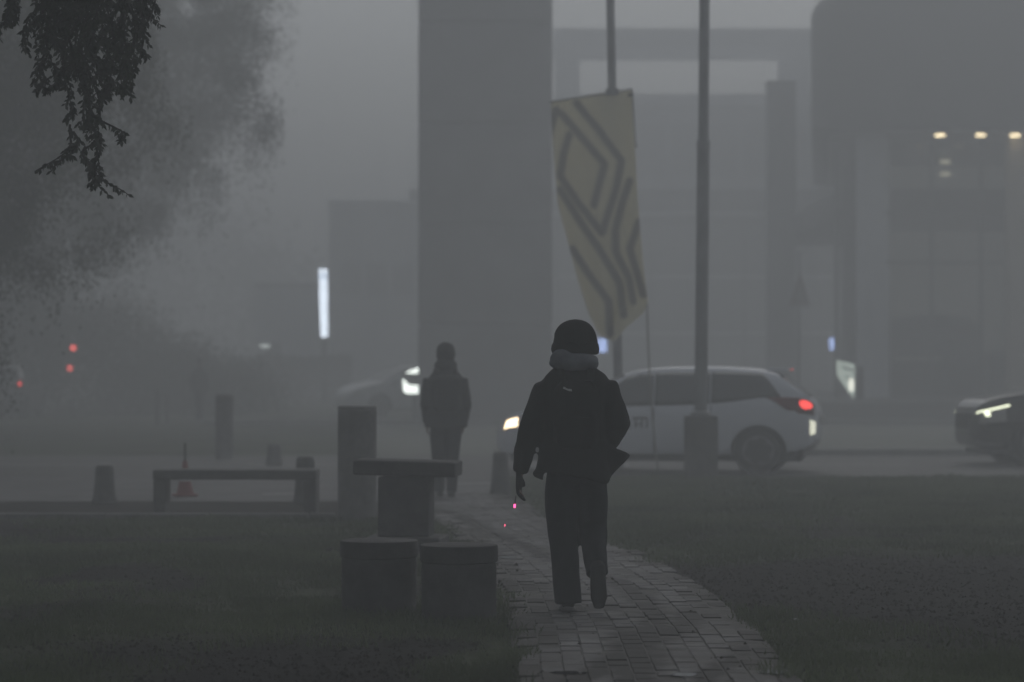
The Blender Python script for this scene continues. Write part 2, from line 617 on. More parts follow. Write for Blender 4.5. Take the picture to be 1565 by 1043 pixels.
# ------------------------------------------------------------------ path of pavers
bed = MB()
rows_ = []
for Y in np.arange(9.0, 31.01, .5):
    c_, h_ = path_cx(Y), path_hw(Y)
    rows_.append([(c_ - h_ - .05, Y, -.02), (c_ - h_ + .03, Y, .012), (c_ - h_ + .12, Y, .017), (c_ + h_ - .12, Y, .017), (c_ + h_ - .03, Y, .012), (c_ + h_ + .05, Y, -.02)])
bed.add([p for r0 in rows_ for p in r0], [(i * 6 + k_, i * 6 + k_ + 1, i * 6 + k_ + 7, i * 6 + k_ + 6) for i in range(len(rows_) - 1) for k_ in range(5)])
path = tag(bed.build('path', mat('joint_sand', (.13, .125, .12), .9, spec=.1, noise=(8, .4))), kind='structure')
PW = .112
PL = .224
pav_meshes = []
for i in range(12):
    pm = MB()
    s, s2 = PW / 2 - random.uniform(.002, .004), PL / 2 - random.uniform(.002, .005)
    q = random.uniform(.003, .006)
    vs = []
    j = [(random.uniform(-.002, .002), random.uniform(-.003, .003)) for _ in range(4)]
    cs = [(-s, -s2), (s, -s2), (s, s2), (-s, s2)]
    for z, ins in ((-.05, 0), (-q, 0), (0, q)):
        for (cxy, jj) in zip(cs, j):
            vs.append((cxy[0] + jj[0] - math.copysign(ins, cxy[0]), cxy[1] + jj[1] - math.copysign(ins, cxy[1]), z))
    fs = [(8, 9, 10, 11)]
    for kk in range(2):
        for a in range(4):
            fs.append((kk * 4 + a, kk * 4 + (a + 1) % 4, (kk + 1) * 4 + (a + 1) % 4, (kk + 1) * 4 + a))
    pm.add(vs, fs)
    pav_meshes.append(pm.mesh('paver', PAVER[i % 4]))
spots = []
Y = 11.9
row = 0
while Y < 31:
    cx, hw = path_cx(Y), path_hw(Y)
    ncol = int(round(2 * hw / PW))
    for c in range(ncol):
        xx = cx + (c - (ncol - 1) / 2) * PW
        yq = Y + (c % 2) * PL * .5
        z = .022 + random.uniform(-.003, .003) + .006 * mnoise.noise(Vector((xx * 2, yq * 2, 0)))
        gone = (min(c, ncol - 1 - c) < 1 + 1.6 * mnoise.noise(Vector((xx * .3 + 9, Y * 1.1, 0))) and random.random() < .55) or random.random() < .012
        if not gone:
            spots.append((xx, yq, z))
    Y += PL
    row += 1
def muddy(x, y):
    e = path_hw(y) - abs(x - path_cx(y))
    return e - .16 + .3 * mnoise.noise(Vector((x * 2.2, y * 1.3, 4))) < 0


CLEAN = [m_ for m_ in pav_meshes if m_.materials[0] is not PAVER[3]]
DIRTY = [m_ for m_ in pav_meshes if m_.materials[0] is PAVER[3]]


def pick(x, y):
    return random.choice(DIRTY if muddy(x, y) else CLEAN)


for i, (x, y, z) in enumerate(spots[:300]):
    o = bpy.data.objects.new('paver', pick(x, y))
    C.objects.link(o)
    o.parent = path
    o.location = (x, y, z)
    o.rotation_euler = (random.gauss(0, .009), random.gauss(0, .009), random.gauss(0, .012) + random.choice((0, math.pi)))
rest = [MB(), MB(), MB()]
rest1 = MB()
for (x, y, z) in spots[300:]:
    m_ = pick(x, y)
    mi = PAVER.index(m_.materials[0])
    Mx = Matrix.Translation((x, y, z)) @ Matrix.Rotation(random.gauss(0, .009), 4, 'X') @ Matrix.Rotation(random.gauss(0, .009), 4, 'Y')
    rest1.add([v.co[:] for v in m_.vertices], [tuple(p.vertices) for p in m_.polygons], mi, Mx)
tag(rest1.build('distant_pavers', PAVER, path), kind='stuff')


def blob(cx, cy_, rx, ry, rot, z, seed, n=36, amt=.35):
    pts = []
    for i in range(n):
        a = 2 * math.pi * i / n
        r = 1 + amt * mnoise.noise(Vector((math.cos(a) * 1.6 + seed * 3.7, math.sin(a) * 1.6, seed)))
        r *= 1 + .12 * mnoise.noise(Vector((math.cos(a) * 6 + seed, math.sin(a) * 6, seed)))
        x, y = rx * r * math.cos(a), ry * r * math.sin(a)
        pts.append((cx + x * math.cos(rot) - y * math.sin(rot), cy_ + x * math.sin(rot) + y * math.cos(rot)))
    return pts


def band(px, hw, z, seed, name, m):
    """an irregular strip of mud trodden along a line of points"""
    Lp, Rp = [], []
    N = 220
    P = np.array(px, float)
    tt = np.linspace(0, 1, len(P))
    for i in range(N + 1):
        u = i / N
        p = np.array([np.interp(u, tt, P[:, 0]), np.interp(u, tt, P[:, 1])])
        p2 = np.array([np.interp(min(1, u + .02), tt, P[:, 0]), np.interp(min(1, u + .02), tt, P[:, 1])])
        p1 = np.array([np.interp(max(0, u - .02), tt, P[:, 0]), np.interp(max(0, u - .02), tt, P[:, 1])])
        d = p2 - p1
        d /= np.linalg.norm(d) + 1e-9
        nn = np.array([-d[1], d[0]])
        tp = min(1, min(u, 1 - u) * 6)
        a = hw * tp * max(.05, .7 + 1.1 * mnoise.noise(Vector((u * 13, seed, 0))) + .9 * mnoise.noise(Vector((u * 60, seed, 2))))
        c = hw * tp * max(.05, .7 + 1.1 * mnoise.noise(Vector((u * 13, seed, 5))) + .9 * mnoise.noise(Vector((u * 60, seed, 9))))
        Lp.append((*(p + nn * a), z)); Rp.append((*(p - nn * c), z))
    mb = MB()
    n = N + 1
    mb.add(Lp + Rp, [(n + i, n + i + 1, i + 1, i) for i in range(N)])
    return tag(mb.build(name, m), kind='structure')


for i, (px, py, rx, ry, rot) in enumerate([(1180, 1034, .07, .08, 0), (1047, 1039, .06, .07, 0), (868, 1036, .09, .06, 0), (775, 857, .08, .10, 0), (1216, 953, .018, .05, 0)]):
    x, y = PG(px, py)
    sheet('puddle', blob(x, y, rx, ry, rot, .036, i + 1, 48, .5), .0262 + i * .0002, WATER)

# ------------------------------------------------------------------ grass blades
N = 480000
yy = 10.8 + (36.0 - 10.8) * rng.random(N) ** 1.15
half = .2 * yy + 1.6
xx = (rng.random(N) * 2 - 1) * half
keep = np.ones(N, bool)
clump = np.zeros(N)
for i in range(N):
    x, y = xx[i], yy[i]
    if y > 35.5 or (x < -.2 and y > 25.9):
        keep[i] = False
        continue
    if x < .2 and y > 26 - .2 and x < path_cx(y) + path_hw(y) + .1:
        keep[i] = False
        continue
    m = mud_mask(x, y)
    c = mnoise.noise(Vector((x * 1.3, y * 1.1, 8.8))) * .6 + .4 * mnoise.noise(Vector((x * 4, y * 3.5, 2.2)))
    clump[i] = c
    if random.random() < m * 1.04 - .02 or random.random() > .70 + c * 1.1:
        keep[i] = False
xx, yy, clump = xx[keep], yy[keep], clump[keep]
N = len(xx)
zz = np.array([ground_z(x, y) for x, y in zip(xx, yy)]) - .006
h = (.022 + .038 * rng.random(N)) * np.clip(1 + 1.3 * clump, .3, 2.2)
wd = (.0035 + .003 * rng.random(N)) * (yy / 18.0)
an = rng.random(N) * 2 * np.pi
ld = rng.random(N) * 2 * np.pi
ln = h * (.25 + .6 * rng.random(N))
bx, by = np.cos(an) * wd, np.sin(an) * wd
V = np.zeros((N, 5, 3), np.float32)
V[:, 0] = np.stack([xx - bx, yy - by, zz], 1)
V[:, 1] = np.stack([xx + bx, yy + by, zz], 1)
mxp, myp = xx + np.cos(ld) * ln * .35, yy + np.sin(ld) * ln * .35
V[:, 2] = np.stack([mxp + bx * .8, myp + by * .8, zz + h * .6], 1)
V[:, 3] = np.stack([mxp - bx * .8, myp - by * .8, zz + h * .6], 1)
V[:, 4] = np.stack([xx + np.cos(ld) * ln, yy + np.sin(ld) * ln, zz + h], 1)
base = np.arange(N)[:, None] * 5
loops = np.concatenate([base + np.array([[0, 1, 2, 3]]), base + np.array([[3, 2, 4]])], 1).astype(np.int32).ravel()
me = bpy.data.meshes.new('grass')
me.vertices.add(N * 5)
me.vertices.foreach_set('co', V.ravel())
me.loops.add(len(loops))
me.loops.foreach_set('vertex_index', loops)
me.polygons.add(N * 2)
st = (np.arange(N)[:, None] * 7 + np.array([[0, 4]])).astype(np.int32).ravel()
me.polygons.foreach_set('loop_start', st)
me.update(calc_edges=True)
me.materials.append(mat('grass_blade', (.155, .185, .110), .85, spec=.06, noise=(.45, .5), col2=(.055, .066, .040)))
gmt = MATS['grass_blade'].node_tree
gb, go = gmt.nodes['Principled BSDF'], gmt.nodes['Material Output']
gtl = gmt.nodes.new('ShaderNodeBsdfTranslucent')
gmt.links.new(gb.inputs['Base Color'].links[0].from_socket, gtl.inputs['Color'])
gms = gmt.nodes.new('ShaderNodeMixShader'); gms.inputs[0].default_value = .4
gmt.links.new(gb.outputs[0], gms.inputs[1]); gmt.links.new(gtl.outputs[0], gms.inputs[2]); gmt.links.new(gms.outputs[0], go.inputs['Surface'])
tag(link('grass', me), 'short damp grass and weeds on the lawn either side of the path', 'grass', kind='stuff')

# small stones, dead leaves and crumbs of soil lying on the bare ground and along the path
lv, lf = [], []
cnt = 0
while cnt < 9000:
    y = 11.5 + 13 * random.random() ** 1.3
    x = random.uniform(-.2 * y - .5, .2 * y + .8)
    if random.random() > mud_mask(x, y) * .95 + .03:
        continue
    onp = abs(x - path_cx(y)) < path_hw(y)
    if onp and random.random() < .985:
        continue
    cnt += 1
    z = ground_z(x, y) + (.026 if onp else .004)
    r0 = random.uniform(.004, .016) * (1.6 if random.random() < .08 else 1)
    a0 = random.random() * 6.28
    hh = r0 * random.uniform(.3, .9)
    o0 = len(lv)
    for kk in range(4):
        a = a0 + kk * 1.57 + random.uniform(-.4, .4)
        lv.append((x + r0 * math.cos(a), y + r0 * math.sin(a), z - .004))
    lv.append((x + random.uniform(-.3, .3) * r0, y + random.uniform(-.3, .3) * r0, z + hh))
    lf += [(o0 + kk, o0 + (kk + 1) % 4, o0 + 4) for kk in range(4)]
me = bpy.data.meshes.new('soil_litter')
me.from_pydata(lv, [], lf)
me.materials.append(mat('litter', (.04, .035, .030), .9, spec=.1, noise=(3, .6)))
tag(link('soil_litter', me), 'crumbs of soil, small stones and dead leaves on the bare ground', 'litter', kind='stuff')

# ------------------------------------------------------------------ concrete table, stools, bench, bollards
PICNIC_RZ = R(-6)


def stool(px0, px1, py_bot, h, label, rz):
    Y = gy(py_bot)
    wd = (px1 - px0) / FPX * Y
    x = gx((px0 + px1) / 2, Y + wd / 2)
    s = thing('stool', label, 'stool', (x, Y + wd / 2, 0), rz, 'concrete stools by the table')
    a = wd / 2
    mb = MB(); mb.lathe([(a - .010, -.08), (a - .009, h - .13), (a - .014, h - .108)], 48); mb.build('pedestal', CONC_S, s, 40)
    mb = MB(); mb.lathe([(a - .012, h - .106), (a - .002, h - .100), (a, h - .09), (a, h - .010), (a - .004, h - .003), (a - .014, h)], 48); mb.build('seat', CONC_S, s, 40)
    return s


stool(519, 640, 941, .442, 'round concrete drum stool left of its twin, in front of the table pedestal', R(-7))
stool(641, 762, 950, .440, 'round concrete drum stool on the right, nearest to the brick path', R(-1.5))
YT = 21.3
xt = gx(621, YT)
tb = thing('table', 'square concrete picnic table on one thick pedestal behind the two stools', 'table', (xt, YT, 0), PICNIC_RZ)
mb = MB(); mb.box(-.41, .41, -.25, .25, .628, .748, bev=.010, M=Matrix.Rotation(R(1.3), 4, 'Y')); mb.build('tabletop', CONC_S, tb)
mb = MB(); mb.box(-.208, .208, -.16, .16, .14, .617, bev=.010); mb.build('pedestal', CONC_S, tb)
mb = MB(); mb.box(-.30, .31, -.30, .30, -.05, .137, bev=.012); mb.build('base_slab', CONC_S, tb)

# tall round concrete post beside the table, and the same kind further off


def round_post(px, py_bot, h, r, label, group='tall concrete posts'):
    Y = gy(py_bot)
    p = thing('concrete_post', label, 'post', (gx(px, Y + r), Y + r, 0), 0, group)
    mb = MB(); mb.lathe([(r, -.08), (r, h - .06), (r * .985, h - .045)], 40, cap=True); mb.build('shaft', CONC, p, 40)
    mb = MB(); mb.lathe([(r * .985, h - .043), (r * 1.0, h - .035), (r, h - .012), (r - .012, h)], 40); mb.build('cap', CONC_T, p, 40)
    return p


round_post(546, 797, 1.12, .19, 'thick round concrete post behind the table, pale rim on its top')
round_post(343, 702, 1.05, .145, 'round concrete post in the haze beyond the bench')
round_post(241, 652, .95, .065, 'thin post far off in the haze, left one of a close pair')
round_post(256, 650, .85, .05, 'thin shorter post far off in the haze, right one of a close pair')

YB = gy(787)
bn = thing('bench', 'low backless bench with a thick dark slab on two square legs', 'bench', (gx(359, YB), YB + .2, 0), R(-1))
mb = MB(); mb.box(-.83, .83, -.2, .2, .355, .455, bev=.01); mb.build('seat', CONC_D, bn)
for sx in (-1, 1):
    mb = MB(); mb.box(sx * .765 - .062, sx * .765 + .062, -.19, .19, -.05, .353, bev=.01); mb.build('leg', CONC_D, bn)


def stub(px, py_bot, h, r0, r1, label):
    Y = gy(py_bot)
    s = thing('bollard', label, 'bollard', (gx(px, Y + r0), Y + r0, 0), 0, 'short concrete bollards along the paving')
    mb = MB(); mb.lathe([(r0 * 1.08, -.05), (r0 * 1.08, .05), (r0, .07), (r1 * 1.02, h - .12)], 28); mb.build('base', CONC_D, s, 40)
    mb = MB(); mb.lathe([(r1 * 1.02, h - .118), (r1 * 1.05, h - .10), (r1, h - .03), (r1 * .8, h)], 28); mb.build('head', CONC_D, s, 40)
    return s


stub(160, 771, .42, .125, .10, 'short tapered concrete bollard standing alone left of the bench')
stub(467, 772, .52, .125, .10, 'short tapered concrete bollard right behind the right leg of the bench')
stub(419, 713, .33, .12, .10, 'smallest tapered concrete bollard, across the road behind the bench')
stub(765, 757, .50, .12, .09, 'short tapered concrete bollard in front of the nose of the white hatchback')

Yc = gy(760)
cn = thing('traffic_cone', 'small red traffic cone on the paving behind the bench', 'cone', (gx(283, Yc), Yc, 0), .3)
mb = MB(); mb.box(-.13, .13, -.13, .13, .012, .04, bev=.008); mb.build('base', CONE_R, cn)
mb = MB(); mb.lathe([(.10, .04), (.075, .14), (.052, .26), (.03, .38), (.022, .42)], 20); mb.build('cone', CONE_R, cn, 40)
mb = MB(); mb.lathe([(.0665, .185), (.0565, .245)], 20, cap=False); mb.build('reflective_band', REFL, cn, True)
mb = MB(); mb.lathe([(.012, .40), (.012, .62)], 8); mb.build('stick', BLKP, cn)

# ------------------------------------------------------------------ people


def hand_shapes(mb, wrist, d, side, palm_n, curl=.5, sc=1.0):
    """palm, four bent fingers and a thumb; d = direction of the hand, side = towards the thumb, palm_n = palm normal"""
    d, side, palm_n = Vector(d).normalized(), Vector(side).normalized(), Vector(palm_n).normalized()
    W = Vector(wrist)
    mb.tube([(W - d * .03, .028 * sc, .021 * sc), (W + d * .01, .031 * sc, .018 * sc), (W + d * .05, .041 * sc, .016 * sc), (W + d * .085, .040 * sc, .014 * sc)], 14, ref=side)
    for i, (off, ln) in enumerate(((.029, .068), (.010, .076), (-.010, .071), (-.028, .056))):
        p = W + d * (.078 * sc) + side * (off * sc)
        secs = [(p - d * .015, .0105 * sc)]
        ang = .15
        for kx, fr in enumerate((.45, .32, .23)):
            dd = d * math.cos(ang) + palm_n * math.sin(ang)
            secs.append((p.copy(), .0098 * sc * (1 - .1 * kx)))
            p = p + dd * (ln * fr * sc)
            ang += curl * (.7 + .2 * i)
        secs.append((p, .0075 * sc))
        mb.tube(secs, 10, ref=side)
    p = W + d * (.022 * sc) + side * (.026 * sc)
    td = (d * .75 + side * .6 + palm_n * .35).normalized()
    mb.tube([(p - td * .02, .014 * sc), (p + td * .015, .0135 * sc), (p + td * .042, .011 * sc), (p + td * .042 + (td * .5 + d * .8).normalized() * .024, .009 * sc)], 10, ref=palm_n)


def head_shapes(mb, c, sc=1.0):
    x, y, z = c
    mb.ball((x, y - .005 * sc, z + .020 * sc), .076 * sc, .096 * sc, .084 * sc)
    mb.ball((x, y + .03 * sc, z - .05 * sc), .056 * sc, .066 * sc, .07 * sc)          # jaw
    mb.tube([((x, y + .085 * sc, z + .03 * sc), .010 * sc), ((x, y + .104 * sc, z - .012 * sc), .014 * sc), ((x, y + .09 * sc, z - .024 * sc), .012 * sc)], 10)   # nose
    mb.ball((x, y + .088 * sc, z - .055 * sc), .024 * sc, .012 * sc, .008 * sc)       # lips
    for s in (-1, 1):
        mb.ball((x + s * .077 * sc, y - .005 * sc, z - .0 * sc), .010 * sc, .022 * sc, .034 * sc)   # ears
        mb.ball((x + s * .034 * sc, y + .082 * sc, z + .038 * sc), .022 * sc, .012 * sc, .008 * sc)  # brows


def eyes(parent, c, sc=1.0):
    for s in (-1, 1):
        mb = MB(); mb.ball((c[0] + s * .032 * sc, c[1] + .080 * sc, c[2] + .018 * sc), .012 * sc, .012 * sc, .012 * sc, 10, 8)
        mb.build('eye', mat('eye_white', (.4, .39, .37), .2), parent, True)


YP = 16.0
xp = gx(885, YP)
man = thing('person', 'person walking away up the path in black jacket and black beanie, grey hood', 'person', (xp, YP, .022))
# one continuous body
mb = MB()
HC = (-.022, .03, 1.655)
head_shapes(mb, HC)
mb.tube([((-.02, -.02, 1.40), .075, .07), ((-.022, 0, 1.50), .058, .06), ((-.022, .015, 1.60), .056, .06)], 16)
mb.tube([((-.02, -.01, .84), .13, .09), ((-.022, 0, 1.0), .14, .09), ((-.022, -.01, 1.2), .15, .10), ((-.022, -.015, 1.36), .15, .09), ((-.022, -.015, 1.43), .09, .07)], 18)
LA = [(-.195, -.015, 1.352), (-.303, -.03, 1.08), (-.362, .04, .825)]
RA = [(.160, -.015, 1.362), (.235, -.05, 1.135), (.165, .17, .985)]
for A in (LA, RA):
    a0, a1, a2 = [Vector(q) for q in A]
    mb.tube([(a0, .045), (a0.lerp(a1, .5), .043), (a1, .037), (a1.lerp(a2, .4), .036), (a2, .026)], 12)
hand_shapes(mb, LA[2], (-.03, .16, -1), (.25, 1, 0), (1, -.2, 0), .55)
hand_shapes(mb, RA[2], (-.55, .8, -.25), (.2, .3, 1), (-1, -.2, .2), .5)
mb.tube([((-.095, 0, .92), .08, .085), ((-.10, .02, .70), .068, .072), ((-.09, .05, .50), .052, .055), ((-.085, .05, .36), .048, .052), ((-.075, .04, .12), .034, .036), ((-.072, .05, .06), .034, .04)], 14)
mb.tube([((.065, 0, .92), .08, .085), ((.078, .06, .70), .068, .072), ((.088, .10, .50), .052, .055), ((.092, .0, .41), .048, .052), ((.102, -.14, .28), .034, .036)], 14)
mb.tube([((-.073, .02, .05), .034, .036), ((-.073, .12, .045), .036, .026), ((-.073, .19, .035), .03, .018)], 12)
mb.tube([((.103, -.15, .26), .034, .036), ((.107, -.145, .15), .036, .026), ((.11, -.11, .08), .03, .018)], 12)
put('body', remesh(mb, .0075, 3), SKIN, man)
for A_, dd_, sd_, pn_, cu_ in ((LA, (-.03, .16, -1), (.25, 1, 0), (1, -.2, 0), .55), (RA, (-.55, .8, -.25), (.2, .3, 1), (-1, -.2, .2), .5)):
    mb = MB(); hand_shapes(mb, A_[2], dd_, sd_, pn_, cu_, 1.16)
    put('glove', remesh(mb, .006, 2), WOOL, man)
eyes(man, HC)
# jacket
mb = MB()
mb.tube([((-.045, 0, .812), .222, .150), ((-.042, 0, .83), .228, .155), ((-.038, 0, .92), .212, .145), ((-.03, -.005, 1.05), .205, .14), ((-.026, -.012, 1.18), .212, .145),
         ((-.024, -.018, 1.30), .222, .142), ((-.024, -.02, 1.385), .214, .128), ((-.024, -.02, 1.435), .182, .112), ((-.024, -.015, 1.485), .115, .092), ((-.024, -.01, 1.53), .085, .08)], 40)
for A, rr in ((LA, (.084, .078, .068, .060, .048)), (RA, (.084, .080, .076, .068, .056))):
    a0, a1, a2 = [Vector(q) for q in A]
    mb.tube([(a0 + (a0 - a1).normalized() * .02 + Vector((0, 0, .0)), rr[0] * .8), (a0, rr[0]), (a0.lerp(a1, .5), rr[1]), (a1, rr[2]), (a1.lerp(a2, .5), rr[3]), (a1.lerp(a2, .93), rr[4])], 22)
# wind-blown hem on the right, smaller corner on the left
mb.add([(.15, -.05, 1.03), (.15, .06, 1.02), (.14, .06, .80), (.14, -.05, .80), (.315, .02, .945), (.315, .045, .94), (.20, .05, .825), (.20, 0, .825)],
       [(0, 3, 7, 4), (1, 5, 6, 2), (0, 4, 5, 1), (3, 2, 6, 7), (4, 7, 6, 5), (0, 1, 2, 3)])
mb.add([(-.20, -.05, .90), (-.20, .05, .90), (-.22, .05, .79), (-.22, -.05, .79), (-.288, 0, .838), (-.288, .03, .838), (-.275, .03, .815), (-.275, 0, .815)],
       [(0, 4, 7, 3), (1, 2, 6, 5), (0, 1, 5, 4), (3, 7, 6, 2), (4, 5, 6, 7), (0, 3, 2, 1)])
jk = put('jacket', remesh(mb, .011, 9, (7, .0125, .8)), FABRIC_K, man)
mb = MB(); mb.tube([((-.024, -.012, 1.495), .105, .09), ((-.024, -.012, 1.52), .098, .086), ((-.024, -.008, 1.548), .088, .08)], 28)
mb.build('collar', FABRIC_K, jk, True)
# hood bunched behind the neck
mb = MB()
mb.ball((-.045, -.095, 1.505), .138, .066, .055, 24, 12)
mb.ball((-.01, -.06, 1.525), .125, .075, .045, 24, 12)
mb.ball((.05, -.075, 1.50), .07, .06, .045, 20, 10)
mb.ball((-.10, -.085, 1.53), .078, .06, .056, 20, 10)
put('hood', remesh(mb, .007, 4, (14, .009, .7)), GREYF, man)
# beanie: dome and thick rolled brim over the ears
mb = MB()
N_ = 96
prof = [(.122, -.062), (.130, -.055), (.134, -.03), (.1335, 0), (.131, .022), (.1255, .045), (.1165, .067), (.1035, .087), (.0855, .105), (.0635, .118), (.039, .127), (.015, .131), (.002, .132)]
vs, fs = [], []
for (r, hh) in prof:
    for i in range(N_):
        a = 2 * math.pi * i / N_
        rb = r * (1 + (.016 if r > .03 else 0) * (1 if i % 2 else -1)) * (1 + .02 * math.cos(2 * a)) * (1 + .055 * mnoise.noise(Vector((math.cos(a) * 2.2, math.sin(a) * 2.2, hh * 22 + 3))) * min(1, r / .06))
        vs.append((HC[0] + rb * .97 * math.cos(a), HC[1] - .012 + rb * 1.0 * math.sin(a), HC[2] - .018 + hh))
for k_ in range(len(prof) - 1):
    for i in range(N_):
        j = (i + 1) % N_
        fs.append((k_ * N_ + i, k_ * N_ + j, (k_ + 1) * N_ + j, (k_ + 1) * N_ + i))
fs.append(tuple(range((len(prof) - 1) * N_, len(prof) * N_)))
mb.add(vs, fs)
hat = mb.build('beanie', WOOL, man, True)
mb = MB()
vs, fs = [], []
prof = [(.128, -.066), (.144, -.058), (.149, -.035), (.146, -.008), (.136, .008), (.126, .006)]
for (r, hh) in prof:
    for i in range(N_):
        a = 2 * math.pi * i / N_
        rb = r * (1 + .012 * (1 if i % 2 else -1)) * (1 + .045 * math.cos(2 * a)) * (1 + .05 * mnoise.noise(Vector((math.cos(a) * 2, math.sin(a) * 2, hh * 20))))
        vs.append((HC[0] + rb * .93 * math.cos(a), HC[1] - .012 + rb * .97 * math.sin(a), HC[2] - .035 + hh))
for k_ in range(len(prof) - 1):
    for i in range(N_):
        j = (i + 1) % N_
        fs.append((k_ * N_ + i, k_ * N_ + j, (k_ + 1) * N_ + j, (k_ + 1) * N_ + i))
mb.add(vs, fs)
mb.build('brim', WOOL, hat, True)
# trousers
mb = MB()
mb.tube([((-.025, .0, 1.0), .165, .115), ((-.02, .0, .93), .180, .13), ((-.016, .0, .85), .182, .135), ((-.014, .005, .78), .165, .12)], 30)
mb.tube([((-.10, .0, .88), .095, .115), ((-.110, .02, .72), .099, .105), ((-.100, .05, .50), .091, .093), ((-.088, .05, .36), .088, .09), ((-.078, .035, .22), .084, .09), ((-.066, .03, .09), .082, .095), ((-.064, .03, .045), .083, .10)], 26)
mb.tube([((.072, .0, .88), .095, .115), ((.083, .055, .72), .092, .10), ((.087, .095, .52), .083, .088), ((.088, .03, .43), .080, .086), ((.094, -.06, .345), .073, .08), ((.103, -.125, .275), .068, .078), ((.105, -.15, .235), .067, .078)], 26)
tr = put('trousers', remesh(mb, .010, 3, (9, .008, .45)), DENIM, man)
# shoes
mb = MB()
mb.tube([((-.068, -.045, .055), .040, .042), ((-.068, 0, .06), .046, .052), ((-.070, .09, .05), .050, .042), ((-.072, .17, .042), .046, .030), ((-.073, .215, .036), .028, .018)], 18)
sh = put('shoe', remesh(mb, .007, 2), SHOE, man)
mb = MB(); mb.tube([((-.068, -.092, .012), .030, .018), ((-.068, -.07, .012), .048, .020), ((-.070, .05, .012), .050, .018), ((-.072, .17, .014), .050, .016), ((-.073, .228, .018), .03, .012)], 18)
mb.build('sole', SOLE, sh, True)
mb = MB()
mb.tube([((.104, -.105, .30), .042, .044), ((.107, -.155, .25), .046, .048), ((.111, -.165, .16), .050, .040), ((.115, -.135, .08), .046, .030), ((.117, -.10, .04), .028, .018)], 18)
sh = put('shoe', remesh(mb, .007, 2), SHOE, man)
mb = MB(); mb.tube([((.104, -.178, .315), .03, .012), ((.106, -.200, .285), .046, .012), ((.110, -.206, .19), .046, .012), ((.114, -.185, .10), .050, .012), ((.117, -.128, .035), .03, .012)], 18)
mb.build('sole', SOLE_D, sh, True)
# backpack
bp_ = thing('backpack', 'flat black backpack worn on the walking person, small pale mark near the top', 'backpack', (xp, YP, .022))
mb = MB(); mb.box(-.165, .125, -.255, -.145, .985, 1.40, bev=.06); mb.box(-.14, .10, -.268, -.23, 1.0, 1.20, bev=.012)
put('bag', remesh(mb, .010, 12, (8, .008, 1)), FABRIC_K, bp_)
mb = MB()
for s in (-1, 1):
    mb.tube([((-.02 + s * .085, -.15, 1.40), .022, .008), ((-.022 + s * .09, -.13, 1.46), .022, .008), ((-.022 + s * .10, -.03, 1.488), .022, .008), ((-.022 + s * .115, .09, 1.43), .022, .008), ((-.022 + s * .13, .14, 1.30), .022, .008), ((-.022 + s * .16, .12, 1.1), .018, .008)], 10)
mb.build('strap', FABRIC_P, bp_, True)
mb = MB(); mb.add([(-.103, -.262, 1.350), (-.068, -.262, 1.336), (-.048, -.262, 1.334), (-.052, -.262, 1.348), (-.075, -.262, 1.350), (-.098, -.262, 1.363),
                   (-.103, -.235, 1.350), (-.068, -.235, 1.336), (-.048, -.235, 1.334), (-.052, -.235, 1.348), (-.075, -.235, 1.350), (-.098, -.235, 1.363)],
                  [(0, 1, 2, 3, 4, 5), (0, 6, 7, 1), (1, 7, 8, 2), (2, 8, 9, 3), (3, 9, 10, 4), (4, 10, 11, 5), (5, 11, 6, 0)])
mb.build('mark', REFL, bp_)
mb = MB(); mb.tube([((-.125, -.262, 1.175), .003), ((-.02, -.268, 1.182), .003), ((.085, -.262, 1.175), .003)], 6); mb.build('zip', BLKP, bp_)

# cigarette held low in the left hand, its tip glowing, and a spark that has dropped from it
cg = thing('cigarette', 'cigarette held low in the left hand of the walking person, tip glowing pinkish red', 'cigarette', (xp, YP, .022))
pt = at(786.5, 773, YP + .10) - Vector((xp, YP, .022))
ph_ = Vector((LA[2][0] - .02, LA[2][1] + .03, LA[2][2] - .13))
mb = MB(); mb.tube([(ph_, .004), (ph_.lerp(pt, .82), .004)], 10); mb.build('paper', SOLE, cg, True)
EMB = lamp_mat('ember', (1.0, .10, .32), 3.0)
mb = MB(); mb.tube([(ph_.lerp(pt, .82), .0055), (pt, .0075), (pt + Vector((0, 0, -.014)), .005)], 10); mb.build('ember', EMB, cg, True)
spk = at(771.5, 803, YP + .15)
sk = MB(); sk.ball(spk, .004, .004, .008, 8, 6)
tag(sk.build('spark', lamp_mat('spark', (1.0, .12, .22), 2.0), None, True), 'tiny red spark falling below and left of the glowing cigarette', 'spark')


